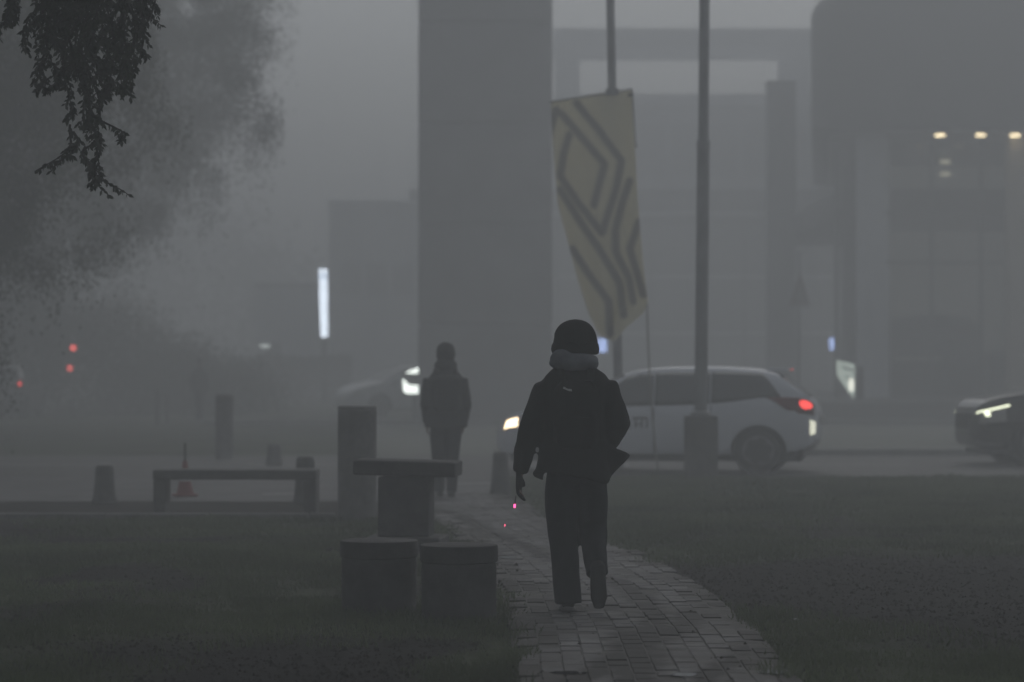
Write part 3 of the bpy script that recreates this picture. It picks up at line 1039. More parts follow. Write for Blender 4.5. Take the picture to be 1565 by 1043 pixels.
def simple_person(name, label, x, y, H, hood, coat_m, leg_m, feet_dx, rz=0.0, bag=False):
    s = H / 1.75
    p = thing('person', label, 'person', (x, y, .006), rz)
    mb = MB()
    hc = (0, .02 * s, 1.62 * s)
    head_shapes(mb, hc, s)
    mb.tube([((0, -.02, 1.38 * s), .07, .065), ((0, .0, 1.56 * s), .055, .06)], 14)
    mb.tube([((0, 0, .84 * s), .13, .09), ((0, 0, 1.1 * s), .13, .09), ((0, -.01, 1.34 * s), .15, .09), ((0, -.01, 1.41 * s), .09, .07)], 16)
    arms = []
    for sd in (-1, 1):
        A = [Vector((sd * .18 * s, -.01, 1.35 * s)), Vector((sd * .225 * s, -.03, 1.06 * s)), Vector((sd * .20 * s, .11, .84 * s))]
        arms.append(A)
        mb.tube([(A[0], .045), (A[1], .037), (A[2], .026)], 12)
        hand_shapes(mb, A[2], (0, .25, -1), (-sd * .2, 1, .2), (-sd, 0, 0), .5, s)
    legs = []
    for sd, fy in ((-1, feet_dx), (1, -feet_dx)):
        Lg = [((sd * .08 * s, 0, .92 * s)), ((sd * .075 * s, fy * .6 + .03, .50 * s)), ((sd * .065 * s, fy, .10 * s))]
        legs.append(Lg)
        mb.tube([(Lg[0], .075, .08), (Lg[1], .052, .055), (Lg[2], .034, .036)], 12)
        mb.tube([((Lg[2][0], fy - .05, .05), .034, .04), ((Lg[2][0], fy + .08, .045), .036, .026), ((Lg[2][0], fy + .16, .035), .028, .018)], 10)
    put('body', remesh(mb, .011, 3), SKIN, p)
    eyes(p, hc, s)
    mb = MB()
    mb.tube([((0, 0, .80 * s), .245 * s, .17), ((0, 0, .95 * s), .235 * s, .165), ((0, 0, 1.15 * s), .225 * s, .15), ((0, -.015, 1.32 * s), .225 * s, .14), ((0, -.015, 1.41 * s), .16 * s, .11), ((0, -.01, 1.49 * s), .09 * s, .08)], 28)
    for A in arms:
        mb.tube([(A[0], .075 * s), (A[0].lerp(A[1], .5), .075 * s), (A[1], .068 * s), (A[1].lerp(A[2], .92), .054 * s)], 18)
    put('coat', remesh(mb, .014, 3, (6, .010, .8)), coat_m, p)
    if hood:
        mb = MB()
        mb.ball((0, -.012, 1.635 * s), .112 * s, .118 * s, .128 * s, 20, 12)
        mb.ball((0, -.05, 1.50 * s), .13 * s, .09 * s, .075 * s, 20, 10)
        put('hood', remesh(mb, .011, 4, (10, .007, 1)), coat_m, p)
    else:
        mb = MB()
        mb.ball((0, -.01, 1.655 * s), .087 * s, .10 * s, .09 * s, 20, 12)
        put('hair', remesh(mb, .01, 3, (20, .006, 1)), WOOL, p)
    mb = MB()
    mb.tube([((0, 0, .98 * s), .17 * s, .12), ((0, 0, .85 * s), .185 * s, .135), ((0, 0, .78 * s), .17 * s, .12)], 24)
    for Lg in legs:
        v = [Vector(q) for q in Lg]
        mb.tube([(v[0], .10 * s, .11), (v[0].lerp(v[1], .5), .10 * s, .105), (v[1], .085 * s, .09), (v[1].lerp(v[2], .5), .07 * s, .078), (v[2] + Vector((0, 0, -.03)), .062 * s, .075)], 20)
    put('trousers', remesh(mb, .013, 3, (8, .008, .5)), leg_m, p)
    for Lg in legs:
        f = Lg[2]
        mb = MB()
        mb.tube([((f[0], f[1] - .07, .045), .04, .045), ((f[0], f[1], .05), .046, .05), ((f[0], f[1] + .1, .045), .048, .04), ((f[0], f[1] + .20, .03), .03, .022)], 14)
        put('shoe', remesh(mb, .010, 2), SHOE, p)
    return p


COAT1 = mat('charcoal_coat', (.034, .035, .037), .9, spec=.15, noise=(9, .3), bump=(120, .4, .003))
Y2 = gy(762)
simple_person('person', 'person in a hooded dark coat walking off, standing just left of the wide pillar', gx(681, Y2), Y2, 1.76, True, COAT1, DENIM, .09, R(4))
b2 = thing('backpack', 'black backpack worn on the hooded person ahead', 'backpack', (gx(681, Y2), Y2, .006), R(4))
mb = MB(); mb.box(-.16, .16, -.285, -.15, .98, 1.40, bev=.045)
put('bag', remesh(mb, .014, 4, (8, .006, 1)), FABRIC_P, b2)
mb = MB()
for s in (-1, 1):
    mb.tube([((s * .10, -.16, 1.39), .022, .008), ((s * .105, -.12, 1.455), .022, .008), ((s * .11, -.01, 1.478), .022, .008), ((s * .12, .10, 1.42), .022, .008), ((s * .15, .14, 1.2), .02, .008)], 10)
mb.build('strap', FABRIC_P, b2, True)
Y3 = gy(644)
simple_person('person', 'faint distant person standing in the haze left of the bright upright sign', gx(305, Y3), Y3, 1.72, False, COAT1, DENIM, .05, R(-20))

# ------------------------------------------------------------------ cars


def smoothstep_interp(x, xs, ys):
    """monotone cubic (PCHIP-like) interpolation"""
    n = len(xs)
    i = max(0, min(n - 2, int(np.searchsorted(xs, x)) - 1))
    h_ = [xs[k + 1] - xs[k] for k in range(n - 1)]
    dl = [(ys[k + 1] - ys[k]) / h_[k] for k in range(n - 1)]

    def m(k):
        if k == 0:
            return dl[0]
        if k == n - 1:
            return dl[-1]
        if dl[k - 1] * dl[k] <= 0:
            return 0.0
        w1, w2 = 2 * h_[k] + h_[k - 1], h_[k] + 2 * h_[k - 1]
        return (w1 + w2) / (w1 / dl[k - 1] + w2 / dl[k])
    u = min(1, max(0, (x - xs[i]) / h_[i]))
    return ((1 + 2 * u) * (1 - u) ** 2 * ys[i] + u * (1 - u) ** 2 * h_[i] * m(i) + u * u * (3 - 2 * u) * ys[i + 1] + u * u * (u - 1) * h_[i] * m(i + 1))


class CarShape:
    def __init__(s, top, bot, belt, plan, wheels, rw, roof_in=.40):
        s.top, s.bot, s.belt, s.plan = [list(zip(*q)) for q in (top, bot, belt, plan)]
        s.L = top[-1][0]
        s.wheels, s.rw, s.roof_in = wheels, rw, roof_in

    def at(s, q, x):
        return smoothstep_interp(x, q[0], q[1])

    def section(s, x):
        zt, zb, w_ = s.at(s.top, x), s.at(s.bot, x), s.at(s.plan, x)
        be = s.at(s.belt, x)
        if zb > zt - .05:
            zb = zt - .05
        be = min(be, zt - .045)
        be = max(be, zb + .02)
        gh = zt - be
        hh = be - zb
        wr = max(.25 * w_, w_ * .965 - gh * s.roof_in - .02)
        P = [(0, zb), (.80 * w_, zb), (.95 * w_, zb + .10 * hh), (.985 * w_, zb + .30 * hh), (1.0 * w_, zb + .58 * hh), (.99 * w_, zb + .84 * hh), (.962 * w_, be),
             (wr + .03, be + gh * .86), (wr - .045, be + gh * .965), (wr * .55, zt - gh * .004), (0, zt)]
        return P

    TT = [0, .13, .19, .27, .38, .47, .53, .78, .84, .92, 1.0]

    def S(s, x, t):
        P = s.section(x)
        ys = smoothstep_interp(t, s.TT, [p[0] for p in P])
        zs = smoothstep_interp(t, s.TT, [p[1] for p in P])
        return Vector((x, max(0, ys), zs))

    def N(s, x, t):
        e = .01
        a = s.S(min(s.L, x + e), t) - s.S(max(0, x - e), t)
        b_ = s.S(x, min(1, t + e)) - s.S(x, max(0, t - e))
        n = b_.cross(a)
        if n.length < 1e-8:
            return Vector((0, 0, 1))
        n.normalize()
        c = s.S(x, t)
        if n.dot(c - Vector((x, 0, .7))) < 0 and abs(n.x) < .9:
            n = -n
        return n

    def patch(s, mb, xa, xb, t0, t1, nx_=10, nt_=6, off=.005, sides=(1, -1), th=.012):
        """a piece laid on the body between x = xa(t)..xb(t); with a rim going into the body"""
        fa = xa if callable(xa) else (lambda u: xa)
        fb = xb if callable(xb) else (lambda u: xb)
        for sd in sides:
            top, low = [], []
            for j in range(nt_ + 1):
                v = j / nt_
                tq = t0 + (t1 - t0) * v
                for i in range(nx_ + 1):
                    x = fa(v) + (fb(v) - fa(v)) * i / nx_
                    x = min(max(x, .002), s.L - .002)
                    p = s.S(x, tq)
                    nn = s.N(x, tq)
                    a = p + nn * off
                    c = p - nn * th
                    top.append((a.x, a.y * sd, a.z)); low.append((c.x, c.y * sd, c.z))
            W = nx_ + 1
            fs = [(j * W + i, j * W + i + 1, (j + 1) * W + i + 1, (j + 1) * W + i) for j in range(nt_) for i in range(nx_)]
            nb = len(top)
            ring = [i for i in range(W)] + [j * W + nx_ for j in range(1, nt_ + 1)] + [nt_ * W + i for i in range(nx_ - 1, -1, -1)] + [j * W for j in range(nt_ - 1, 0, -1)]
            for a in range(len(ring)):
                i0, i1 = ring[a], ring[(a + 1) % len(ring)]
                fs.append((i0, i0 + nb, i1 + nb, i1))
            mb.add(top + low, fs)

    def body(s):
        xs_ = np.unique(np.concatenate([np.linspace(0, .5, 26), np.linspace(.5, s.L - .5, 92), np.linspace(s.L - .5, s.L, 26)]))
        ts = np.linspace(0, 1, 46)
        grid = [[s.S(float(x), float(t_)) for t_ in ts] for x in xs_]
        vs, fs = [], []
        nt_ = len(ts)
        for sd in (1, -1):
            o = len(vs)
            inside = []
            for i, x in enumerate(xs_):
                for j in range(nt_):
                    p = grid[i][j].copy()
                    ins = False
                    if p.y > .45:
                        for wx in s.wheels:
                            d = Vector((p.x - wx, 0, p.z - s.rw))
                            Rr_ = s.rw * 1.14
                            if d.length < Rr_:
                                ins = True
                                dn = d.normalized() if d.length > 1e-6 else Vector((0, 0, 1))
                                p = Vector((wx + dn.x * Rr_, p.y, s.rw + dn.z * Rr_))
                    inside.append(ins)
                    vs.append((p.x, p.y * sd, p.z))
            for i in range(len(xs_) - 1):
                for j in range(nt_ - 1):
                    q = (i * nt_ + j, (i + 1) * nt_ + j, (i + 1) * nt_ + j + 1, i * nt_ + j + 1)
                    if all(inside[k_] for k_ in q):
                        continue
                    q = tuple(k_ + o for k_ in q)
                    fs.append(q if sd == 1 else q[::-1])
            for i, rev in ((0, False), (len(xs_) - 1, True)):
                q = tuple(o + i * nt_ + j for j in range(nt_))
                fs.append(q)
        mb = MB()
        mb.add(vs, fs)
        return mb


def wheel_parts(root, x, y, r, sd, rim_m, spokes=5):
    """one wheel: tyre, rim with spokes and hub; sd is the outward side"""
    mb = MB()
    wv = .20
    mb.lathe([(r * .64, -wv / 2), (r * .93, -wv / 2), (r, -wv / 2 + .03), (r, wv / 2 - .03), (r * .93, wv / 2), (r * .64, wv / 2)], 40, (x, y - sd * wv / 2, r), 'y')
    ty = mb.build('wheel', TYRE, root, 40)
    mb = MB()
    yo = y + sd * .0
    yb = y - sd * .05
    mb.lathe([(r * .655, -.012), (r * .60, -.02), (r * .60, .02), (r * .655, .012)], 40, (x, yo, r), 'y', cap=False)
    for k_ in range(spokes):
        a = 2 * math.pi * k_ / spokes + .3
        for da in (-.13, .13):
            c, s_ = math.cos(a + da), math.sin(a + da)
            p0 = Vector((x + .05 * math.cos(a), yb + sd * .02, r + .05 * math.sin(a)))
            p1 = Vector((x + r * .61 * c, yb + sd * .045, r + r * .61 * s_))
            mb.tube([(p0, .016, .014), (p1, .014, .012)], 8, ref=(0, 1, 0))
    mb.lathe([(.05, -.02), (.055, .0), (.04, .02)], 16, (x, yb + sd * .02, r), 'y')
    mb.build('rim', rim_m, ty, 40)
    mb = MB()
    mb.lathe([(r * .60, -.004), (r * .60, .004)], 32, (x, y - sd * .10, r), 'y')
    mb.build('brake_disc', BLKP, ty)
    return ty


def underbody(root, cs, w_, hi=.6):
    mb = MB()
    for wx in cs.wheels:
        for sd in (1, -1):
            rr = cs.rw * 1.135
            n = 20
            vs, fs = [], []
            for yy_ in (w_ * .99, w_ * .55):
                for i in range(n + 1):
                    a = -.35 + (math.pi + .7) * i / n
                    vs.append((wx + rr * math.cos(a), sd * yy_, max(.16, cs.rw + rr * math.sin(a))))
            for i in range(n):
                fs.append((i, i + 1, n + 1 + i + 1, n + 1 + i))
            fs.append(tuple(range(n + 1, 2 * n + 2)))
            mb.add(vs, fs)
    mb.box(.25, cs.L - .25, -w_ * .8, w_ * .8, .17, .235)
    mb.build('underbody', BLKP, root)


def mirror(root, cs, x, t, m):
    for sd in (1, -1):
        p = cs.S(x, t)
        mb = MB()
        mb.ball((p.x - .01, sd * (p.y + .12), p.z + .05), .055, .09, .062, 14, 8)
        mb.tube([((p.x, sd * (p.y - .02), p.z - .01), .025, .018), ((p.x, sd * (p.y + .07), p.z + .03), .022, .016)], 8)
        mb.build('wing_mirror', m, root, True)


def car(label, shape, paint, w_, loc, rz, head_on=None, tail_on=None, wins=None, group=None, extras=None, rim_m=RIM, spokes=5, head=None, tail=None, screen=None, rear=None, plate=True):
    cs = shape
    root = thing('parked_car' if not (head_on or tail_on) else 'car', label, 'car', loc, rz, group)
    root['_'] = 0
    del root['_']
    cs.body().build('body', paint, root, 35)
    underbody(root, cs, w_)
    for wx in cs.wheels:
        for sd in (1, -1):
            wheel_parts(root, wx, sd * (w_ - .015), cs.rw, sd, rim_m, spokes)
    for (xa, xb, t0, t1) in wins:
        for sd in (1, -1):
            mb = MB(); cs.patch(mb, xa, xb, t0, t1, sides=(sd,))
            mb.build('window', GLASSD, root, True)
    mb = MB(); cs.patch(mb, *screen, nx_=8, nt_=10); mb.build('windscreen', GLASSD, root, True)
    mb = MB(); cs.patch(mb, *rear, nx_=8, nt_=10); mb.build('rear_window', GLASSD, root, True)
    for pieces, nm, on, off_m in ((head, 'headlight', head_on, CLEARL), (tail, 'tail_light', tail_on, REDL)):
        for sd in (1, -1):
            for kx, (xa, xb, t0, t1, lit) in enumerate(pieces):
                mb = MB(); cs.patch(mb, xa, xb, t0, t1, sides=(sd,), off=.006 + .003 * kx)
                mb.build(nm, on if (lit and on) else off_m, root, True)
    return root


hatch = CarShape(
    top=[(0, .66), (.03, .92), (.10, 1.05), (.34, 1.27), (.60, 1.455), (.85, 1.50), (1.4, 1.535), (2.0, 1.53), (2.5, 1.47), (2.9, 1.30), (3.35, 1.04), (3.75, .95), (4.1, .85), (4.3, .72), (4.38, .62), (4.42, .50)],
    bot=[(0, .50), (.10, .34), (.35, .25), (.9, .21), (3.4, .21), (4.1, .22), (4.32, .26), (4.42, .36)],
    belt=[(0, .9), (.10, 1.01), (.35, 1.07), (.7, 1.06), (1.15, 1.00), (1.6, .955), (2.5, .93), (3.3, .90), (4.42, .70)],
    plan=[(0, .50), (.05, .66), (.16, .78), (.4, .86), (1.0, .89), (3.3, .89), (3.85, .85), (4.15, .75), (4.32, .60), (4.42, .40)],
    wheels=(.80, 3.48), rw=.325)
TAIL_ON = lamp_mat('lit_tail_lamp', (1.0, .07, .06), 2.2)
HEAD_ON = lamp_mat('lit_headlamp', (1.0, .74, .46), 5.0)
DRL_ON = lamp_mat('lit_white_lamp', (.95, 1.0, .72), 3.2)
hwins = [(lambda v: .50 + .24 * v, lambda v: 1.435, .545, .775),
         (lambda v: 1.45, lambda v: 2.195, .545, .775),
         (lambda v: 2.21, lambda v: 3.18 - .60 * v, .545, .775)]
hargs = dict(w_=.89, wins=hwins, screen=(lambda v: 2.62 - .05 * v, lambda v: 3.30, .80, 1.0), rear=(lambda v: .13, lambda v: .52, .80, 1.0),
             head=[(lambda v: 3.98, lambda v: 4.30 - .05 * v, .44, .57, False), (lambda v: 4.06, lambda v: 4.27 - .06 * v, .455, .56, True)],
             tail=[(lambda v: .16 + .04 * v, lambda v: .40 + .30 * v, .455, .545, False), (lambda v: .075, lambda v: .30, .44, .55, False), (lambda v: .185 - .09 * math.sin(math.pi * v) ** .6, lambda v: .185 + .075 * math.sin(math.pi * v) ** .6, .468, .532, True)])
c1 = car('silver white hatchback crossing the road behind the walking person, lights on', hatch, CARW, loc=(0, 0, 0), rz=0, head_on=HEAD_ON, tail_on=TAIL_ON, spokes=6, **hargs)
# doors, handles, lower trim, lettering, spoiler, glowing patches for the bumper reflection
mb = MB()
for x in (1.43, 2.20, 3.16):
    hatch.patch(mb, x - .006, x + .006, .16, .53, nx_=1, nt_=10, off=.0025)
mb.build('door_seam', BLKP, c1)
for x in (1.62, 2.38):
    for sd in (1, -1):
        mb = MB(); p = hatch.S(x, .455)
        mb.tube([((x - .10, sd * (p.y + .002), p.z), .012, .01), ((x - .07, sd * (p.y + .03), p.z + .004), .013, .01), ((x + .07, sd * (p.y + .03), p.z + .004), .013, .01), ((x + .10, sd * (p.y + .002), p.z), .012, .01)], 8, ref=(0, 0, 1))
        mb.build('door_handle', BLKP, c1, True)
mb = MB(); hatch.patch(mb, .03, 4.36, .12, .185, nx_=40, nt_=3, off=.004); mb.build('lower_trim', BLKP, c1)
mirror(c1, hatch, 2.98, .53, CARW)
mb = MB(); mb.box(.40, .72, -.56, .56, 1.47, 1.50, bev=.012); mb.build('spoiler', CARW, c1)
mb = MB(); mb.box(.392, .399, -.30, .30, 1.472, 1.497); mb.build('brake_light', lamp_mat('dim_red_lamp', (1, .1, .08), .5), c1)
mb = MB(); mb.box(-.022, .006, -.26, .26, .70, .81, bev=.004); mb.build('number_plate', mat('plate_white', (.5, .5, .48), .5), c1)
for sd in (1, -1):
    mb = MB(); hatch.patch(mb, .05, .12, .28, .40, nx_=2, nt_=5, off=.005, sides=(sd,)); mb.build('reflection_patch', lamp_mat('bumper_reflection', (1, 1, .78), 1.1), c1)  # emission imitates a bright reflection on the bumper
for sd in (1, -1):
    mb = MB(); hatch.patch(mb, .02, .20, .13, .20, nx_=4, nt_=3, off=.008, sides=(sd,)); mb.build('bumper_trim', CHROME, c1)
mb = MB(); mb.box(4.415, 4.43, -.3, .3, .42, .60, bev=.004); mb.build('grille', BLKP, c1)
# blurred lettering on the front door: plain dark capitals
mb = MB()
zl, hl = .655, .10


def stroke(x0, z0, x1, z1, w_=.022):
    for sd in (1,):
        p0, p1 = Vector((x0, 0, z0)), Vector((x1, 0, z1))
        d = (p1 - p0).normalized() * w_ / 2
        nn = Vector((-d.z, 0, d.x))
        vs = []
        for q in (p0 - d - nn, p1 + d - nn, p1 + d + nn, p0 - d + nn):
            y = .8925
            vs.append((q.x, sd * y, q.z))
        for q in list(vs):
            vs.append((q[0], sd * .885, q[2]))
        mb.add(vs, [(0, 1, 2, 3), (0, 4, 5, 1), (1, 5, 6, 2), (2, 6, 7, 3), (3, 7, 4, 0)])


lx = 2.84
for ch in 'HRIHI':
    if ch in 'HR':
        stroke(lx, zl, lx, zl + hl); stroke(lx - .085, zl, lx - .085, zl + hl * (1 if ch == 'H' else .45)); stroke(lx, zl + hl / 2, lx - .085, zl + hl / 2)
        if ch == 'R':
            stroke(lx, zl + hl, lx - .08, zl + hl); stroke(lx - .085, zl + hl / 2, lx - .085, zl + hl)
        lx -= .155
    else:
        stroke(lx, zl, lx, zl + hl)
        lx -= .085
mb.build('door_lettering', mat('letter_grey', (.10, .10, .115), .5), c1)
c1.rotation_euler = (0, 0, math.pi + R(-9))
# place so that the tail sits at px 1250 and the nose at px 758
_c = Matrix.Rotation(math.pi + R(-9), 4, 'Z') @ Vector((2.21 * 1.04, 0, 0))
c1.scale = (1.04, 1.04, .975)
c1.location = (gx(1008, 37.75) - _c.x, 37.75 - _c.y, .006)

suv = CarShape(
    top=[(0, .8), (.04, 1.05), (.12, 1.16), (.5, 1.55), (.8, 1.62), (1.6, 1.66), (2.1, 1.63), (2.5, 1.52), (3.12, 1.19), (3.7, 1.11), (4.2, 1.02), (4.42, .88), (4.5, .66)],
    bot=[(0, .50), (.10, .38), (.35, .28), (.9, .25), (3.6, .25), (4.2, .26), (4.42, .30), (4.5, .42)],
    belt=[(0, 1.0), (.12, 1.10), (.7, 1.12), (1.5, 1.08), (3.4, 1.03), (4.5, .80)],
    plan=[(0, .56), (.05, .72), (.16, .84), (.4, .91), (1.0, .93), (3.5, .93), (4.0, .90), (4.3, .80), (4.44, .64), (4.5, .44)],
    wheels=(.85, 3.58), rw=.36)
swins = [(lambda v: .45 + .25 * v, lambda v: 1.42, .545, .775), (lambda v: 1.47, lambda v: 2.05, .545, .775), (lambda v: 2.10, lambda v: 2.98 - .50 * v, .545, .775)]
sargs = dict(w_=.93, wins=swins, screen=(lambda v: 2.54, lambda v: 3.10, .80, 1.0), rear=(lambda v: .14, lambda v: .48, .80, 1.0),
             head=[(lambda v: 4.06, lambda v: 4.43 - .06 * v, .40, .535, False), (lambda v: 4.00, lambda v: 4.44, .510, .530, True), (lambda v: 4.27 + .02 * v, lambda v: 4.335 + .02 * v, .465, .508, True)],
             tail=[(lambda v: .05, lambda v: .35, .46, .54, True)])
c2 = car('black car coming in at the right edge of the road, white headlights on', suv, CARK, loc=(0, 0, 0), rz=0, head_on=DRL_ON, spokes=5, **sargs)
mirror(c2, suv, 2.85, .535, CARK)
mb = MB(); mb.box(4.49, 4.515, -.36, .36, .55, .78, bev=.006); mb.build('grille', BLKP, c2)
for sd in (1, -1):
    mb = MB(); suv.patch(mb, 4.10, 4.44, .17, .20, nx_=6, nt_=2, off=.01, sides=(sd,)); mb.build('bumper_trim', mat('trim_grey', (.3, .3, .3), .4), c2)
for sd in (1, -1):
    mb = MB(); suv.patch(mb, 3.52, 4.1, .565, .60, nx_=8, nt_=2, off=.003, sides=(sd,)); mb.build('bonnet_edge', mat('black_paint_edge', (.03, .03, .032), .15, coat=1), c2)
AN2 = math.pi + R(5)
c2.rotation_euler = (0, 0, AN2)
_n = Matrix.Rotation(AN2, 4, 'Z') @ Vector((4.46, .30, 0))
_t = (gx(1482, 40.0), 40.0)
c2.location = (_t[0] - _n.x, _t[1] - _n.y, .006)

# pale parked car far off, half hidden by the pillar
c3 = car('pale parked hatchback far off in the haze, half hidden by the tall pillar', hatch, CARP, loc=(0, 0, 0), rz=0, **hargs)
AN3 = math.pi + R(24)
c3.rotation_euler = (0, 0, AN3)
_n = Matrix.Rotation(AN3, 4, 'Z') @ Vector((4.35, 0, 0))
c3.location = (gx(522, 77) - _n.x, 77 - _n.y, .012)
mirror(c3, hatch, 2.98, .53, CARP)

# ------------------------------------------------------------------ tall concrete pillar
pil = thing('pillar', 'huge plain concrete pillar rising out of the frame behind the hooded person', 'pillar', (gx(742.5, 68), 68, 0))
px_w = 205 / FPX * 66.8 / 2
zz0 = -.3
for i, z1 in enumerate((2.55, 5.1, 7.65, 10.2, 12.75, 15.3, 17.6)):
    mb = MB(); mb.box(-px_w, px_w, -1.25, 1.25, zz0, z1 - .012, bev=.05)
    mb.build('concrete_lift', mat('concrete_pillar', (.26, .26, .265), .85, noise=(.8, .25), bump=(14, .4, .006)), pil)
    zz0 = z1 + .012
mb = MB(); mb.box(-px_w + .05, px_w - .05, -1.2, 1.2, -.3, 17.5); mb.build('core', CONC_D, pil)

# low dark wall beyond the road, right
lw = thing('low_wall', 'long low dark wall between the rear of the white hatchback and the black car', 'wall', (0, 75.1, 0))
x = 8.4
while x < 30:
    mb = MB(); mb.box(x + .01, x + 1.99, -.15, .15, -.1, .44, bev=.02); mb.build('wall_block', CONC_D, lw)
    mb = MB(); mb.box(x + .006, x + 1.994, -.19, .19, .443, .53, bev=.015); mb.build('coping', CONC_L, lw)
    x += 2.0

# ------------------------------------------------------------------ showroom on the right
YS = 80.0
WARM = lamp_mat('warm_downlight', (1.0, .82, .50), 7.0)
TUBE = lamp_mat('interior_tube', (.95, .9, .65), 1.6)
BLUE = lamp_mat('blue_white_panel', (.42, .56, 1.0), 6.0)
GRN = lamp_mat('pale_green_lamp', (.55, .9, .75), 2.5)
sr = thing('showroom', 'car showroom with rounded dark fascia, lit soffit and tall glazing, at the right', 'building', (0, 0, 0))
X0, X1 = gx(1242, YS), 44.0
zf0, zf1 = gz(196, YS), gz(-12, YS)


def rounded_plan(x0, x1, y0, y1, r, n=10):
    pts = []
    for (cx, cy_, a0) in ((x0 + r, y0 + r, math.pi), (x1 - r, y0 + r, 1.5 * math.pi), (x1 - r, y1 - r, 0), (x0 + r, y1 - r, .5 * math.pi)):
        for i in range(n + 1):
            a = a0 + .5 * math.pi * i / n
            qy = cy_ + r * math.sin(a)
            pts.append((cx + r * math.cos(a) + (qy - YS) * .117, qy))     # the side wall runs off at a slant
    return pts


def prism(mb, rings):
    n = len(rings[0])
    vs, fs = [], []
    for rg in rings:
        vs += rg
    for k_ in range(len(rings) - 1):
        for i in range(n):
            j = (i + 1) % n
            fs.append((k_ * n + i, k_ * n + j, (k_ + 1) * n + j, (k_ + 1) * n + i))
    fs.append(tuple(range(n - 1, -1, -1)))
    fs.append(tuple(range((len(rings) - 1) * n, len(rings) * n)))
    mb.add(vs, fs)


mb = MB()
rg = []
for (z, ins) in ((zf0, .0), (zf0 + .05, -.04), (zf1 - .6, -.04), (zf1 - .35, .06), (zf1 - .12, .22), (zf1 - .02, .42), (zf1, .7)):
    rg.append([(x, y, z) for x, y in rounded_plan(X0 + ins, X1 - ins, YS + ins, YS + 26 - ins, .9)])
prism(mb, rg)
fas = mb.build('fascia', CLAD, sr, 40)
mb = MB()
for i in range(9):
    z = zf0 + .7 * (i + 1)
    if z > zf1 - 1.2:
        break
    pl = rounded_plan(X0 - .055, X1 + .055, YS - .055, YS + 26.055, .95)
    prism(mb, [[(x, y, z) for x, y in pl], [(x, y, z + .03) for x, y in pl]])
mb.build('panel_joint', FRAME, fas)
mb = MB(); prism(mb, [[(x, y, zf0 - .09) for x, y in rounded_plan(X0 + .5, X1 - .5, YS + .5, YS + 25.5, 2)], [(x, y, zf0 - .004) for x, y in rounded_plan(X0 + .5, X1 - .5, YS + .5, YS + 25.5, 2)]])
mb.build('soffit', mat('soffit_panel', (.3, .29, .27), .6), sr)
for (px, py) in ((1437, 195), (1499, 206), (1552, 199)):
    Yl = (zf0 - .12 - CAM_H) * FPX / (559 - py)
    Yl = max(Yl, YS + 1.0)
    mb = MB(); mb.lathe([(.15, -.03), (.15, .03)], 20, (gx(px, Yl), Yl, zf0 - .13)); mb.build('downlight', WARM, sr)
mb = MB(); mb.box(X0 + .2, X1, YS - 4.6, YS + 27, -.1, .50, bev=.02); mb.build('step', CONC_L, sr)
GYF = YS + 3.0
for (pa, pb, m_) in ((1312, 1354, CLAD_L), (1541, 1580, mat('warm_lit_column', (.42, .37, .29), .6))):  # tan of the second column stands in for warm lamplight on it
    mb = MB(); mb.box(gx(pa, YS + 1.5), gx(pb, YS + 1.5), YS + 1.3, YS + 2.1, .503, zf0 - .095, bev=.04); mb.build('column', m_, sr)
zt = [.53, gz(402, GYF), gz(326, GYF), zf0 - .1]
edges = [1278, 1312, 1357, 1424, 1500, 1541, 1600, 1680]
for a in range(len(edges) - 1):
    for kz in range(3):
        if edges[a] == 1312:
            continue
        mb = MB(); mb.box(gx(edges[a], GYF) + .06, gx(edges[a + 1], GYF) - .06, GYF, GYF + .03, zt[kz] + .06, zt[kz + 1] - .06)
        mb.build('pane', GLZ, sr)
for e in edges:
    mb = MB(); mb.box(gx(e, GYF) - .055, gx(e, GYF) + .055, GYF - .08, GYF + .12, .503, zf0 - .095); mb.build('mullion', CLAD_L if e in (1357, 1541) else FRAME, sr)
mb = MB()
for z in zt[1:3]:
    mb.box(gx(edges[0], GYF), gx(edges[-1], GYF), GYF - .09, GYF + .11, z - .055, z + .055)
mb.build('transom', FRAME, sr)
mb = MB(); mb.box(X0 + 1.4, X1 - 1, GYF + .6, YS + 25, gz(330, GYF + 1), gz(290, GYF + 1)); mb.build('upper_floor', CLAD, sr)
mb = MB(); mb.box(gx(1357, YS + 14), X1 - .5, YS + 14, YS + 14.3, .525, zf0 - .1); mb.build('rear_wall', lamp_mat('interior_glow', (.80, .83, .74), .10), sr)  # wall itself glows in place of the room's lighting
mb = MB(); mb.box(gx(1290, YS + 14), gx(1356, YS + 14), YS + 14, YS + 14.3, .525, zf0 - .1); mb.build('rear_wall', CLAD_M, sr)
mb = MB(); mb.box(X0 + 1.2, X1 - .5, YS + 3.3, YS + 25, .503, .52); mb.build('showroom_floor', PAVE, sr)
mb = MB()
for dz in (0, .42):
    Yl = YS + 9
    mb.box(gx(1439, Yl), gx(1453, Yl), Yl, Yl + .25, gz(269, Yl) + dz, gz(269, Yl) + dz + .14)
mb.build('interior_lamp', TUBE, sr)
Yl = YS + 12
mb = MB(); mb.ball((gx(1443, Yl), Yl, gz(503, Yl)), .14, .14, .12, 10, 8); mb.build('interior_lamp', lamp_mat('small_warm_lamp', (1, .95, .75), 3.5), sr)
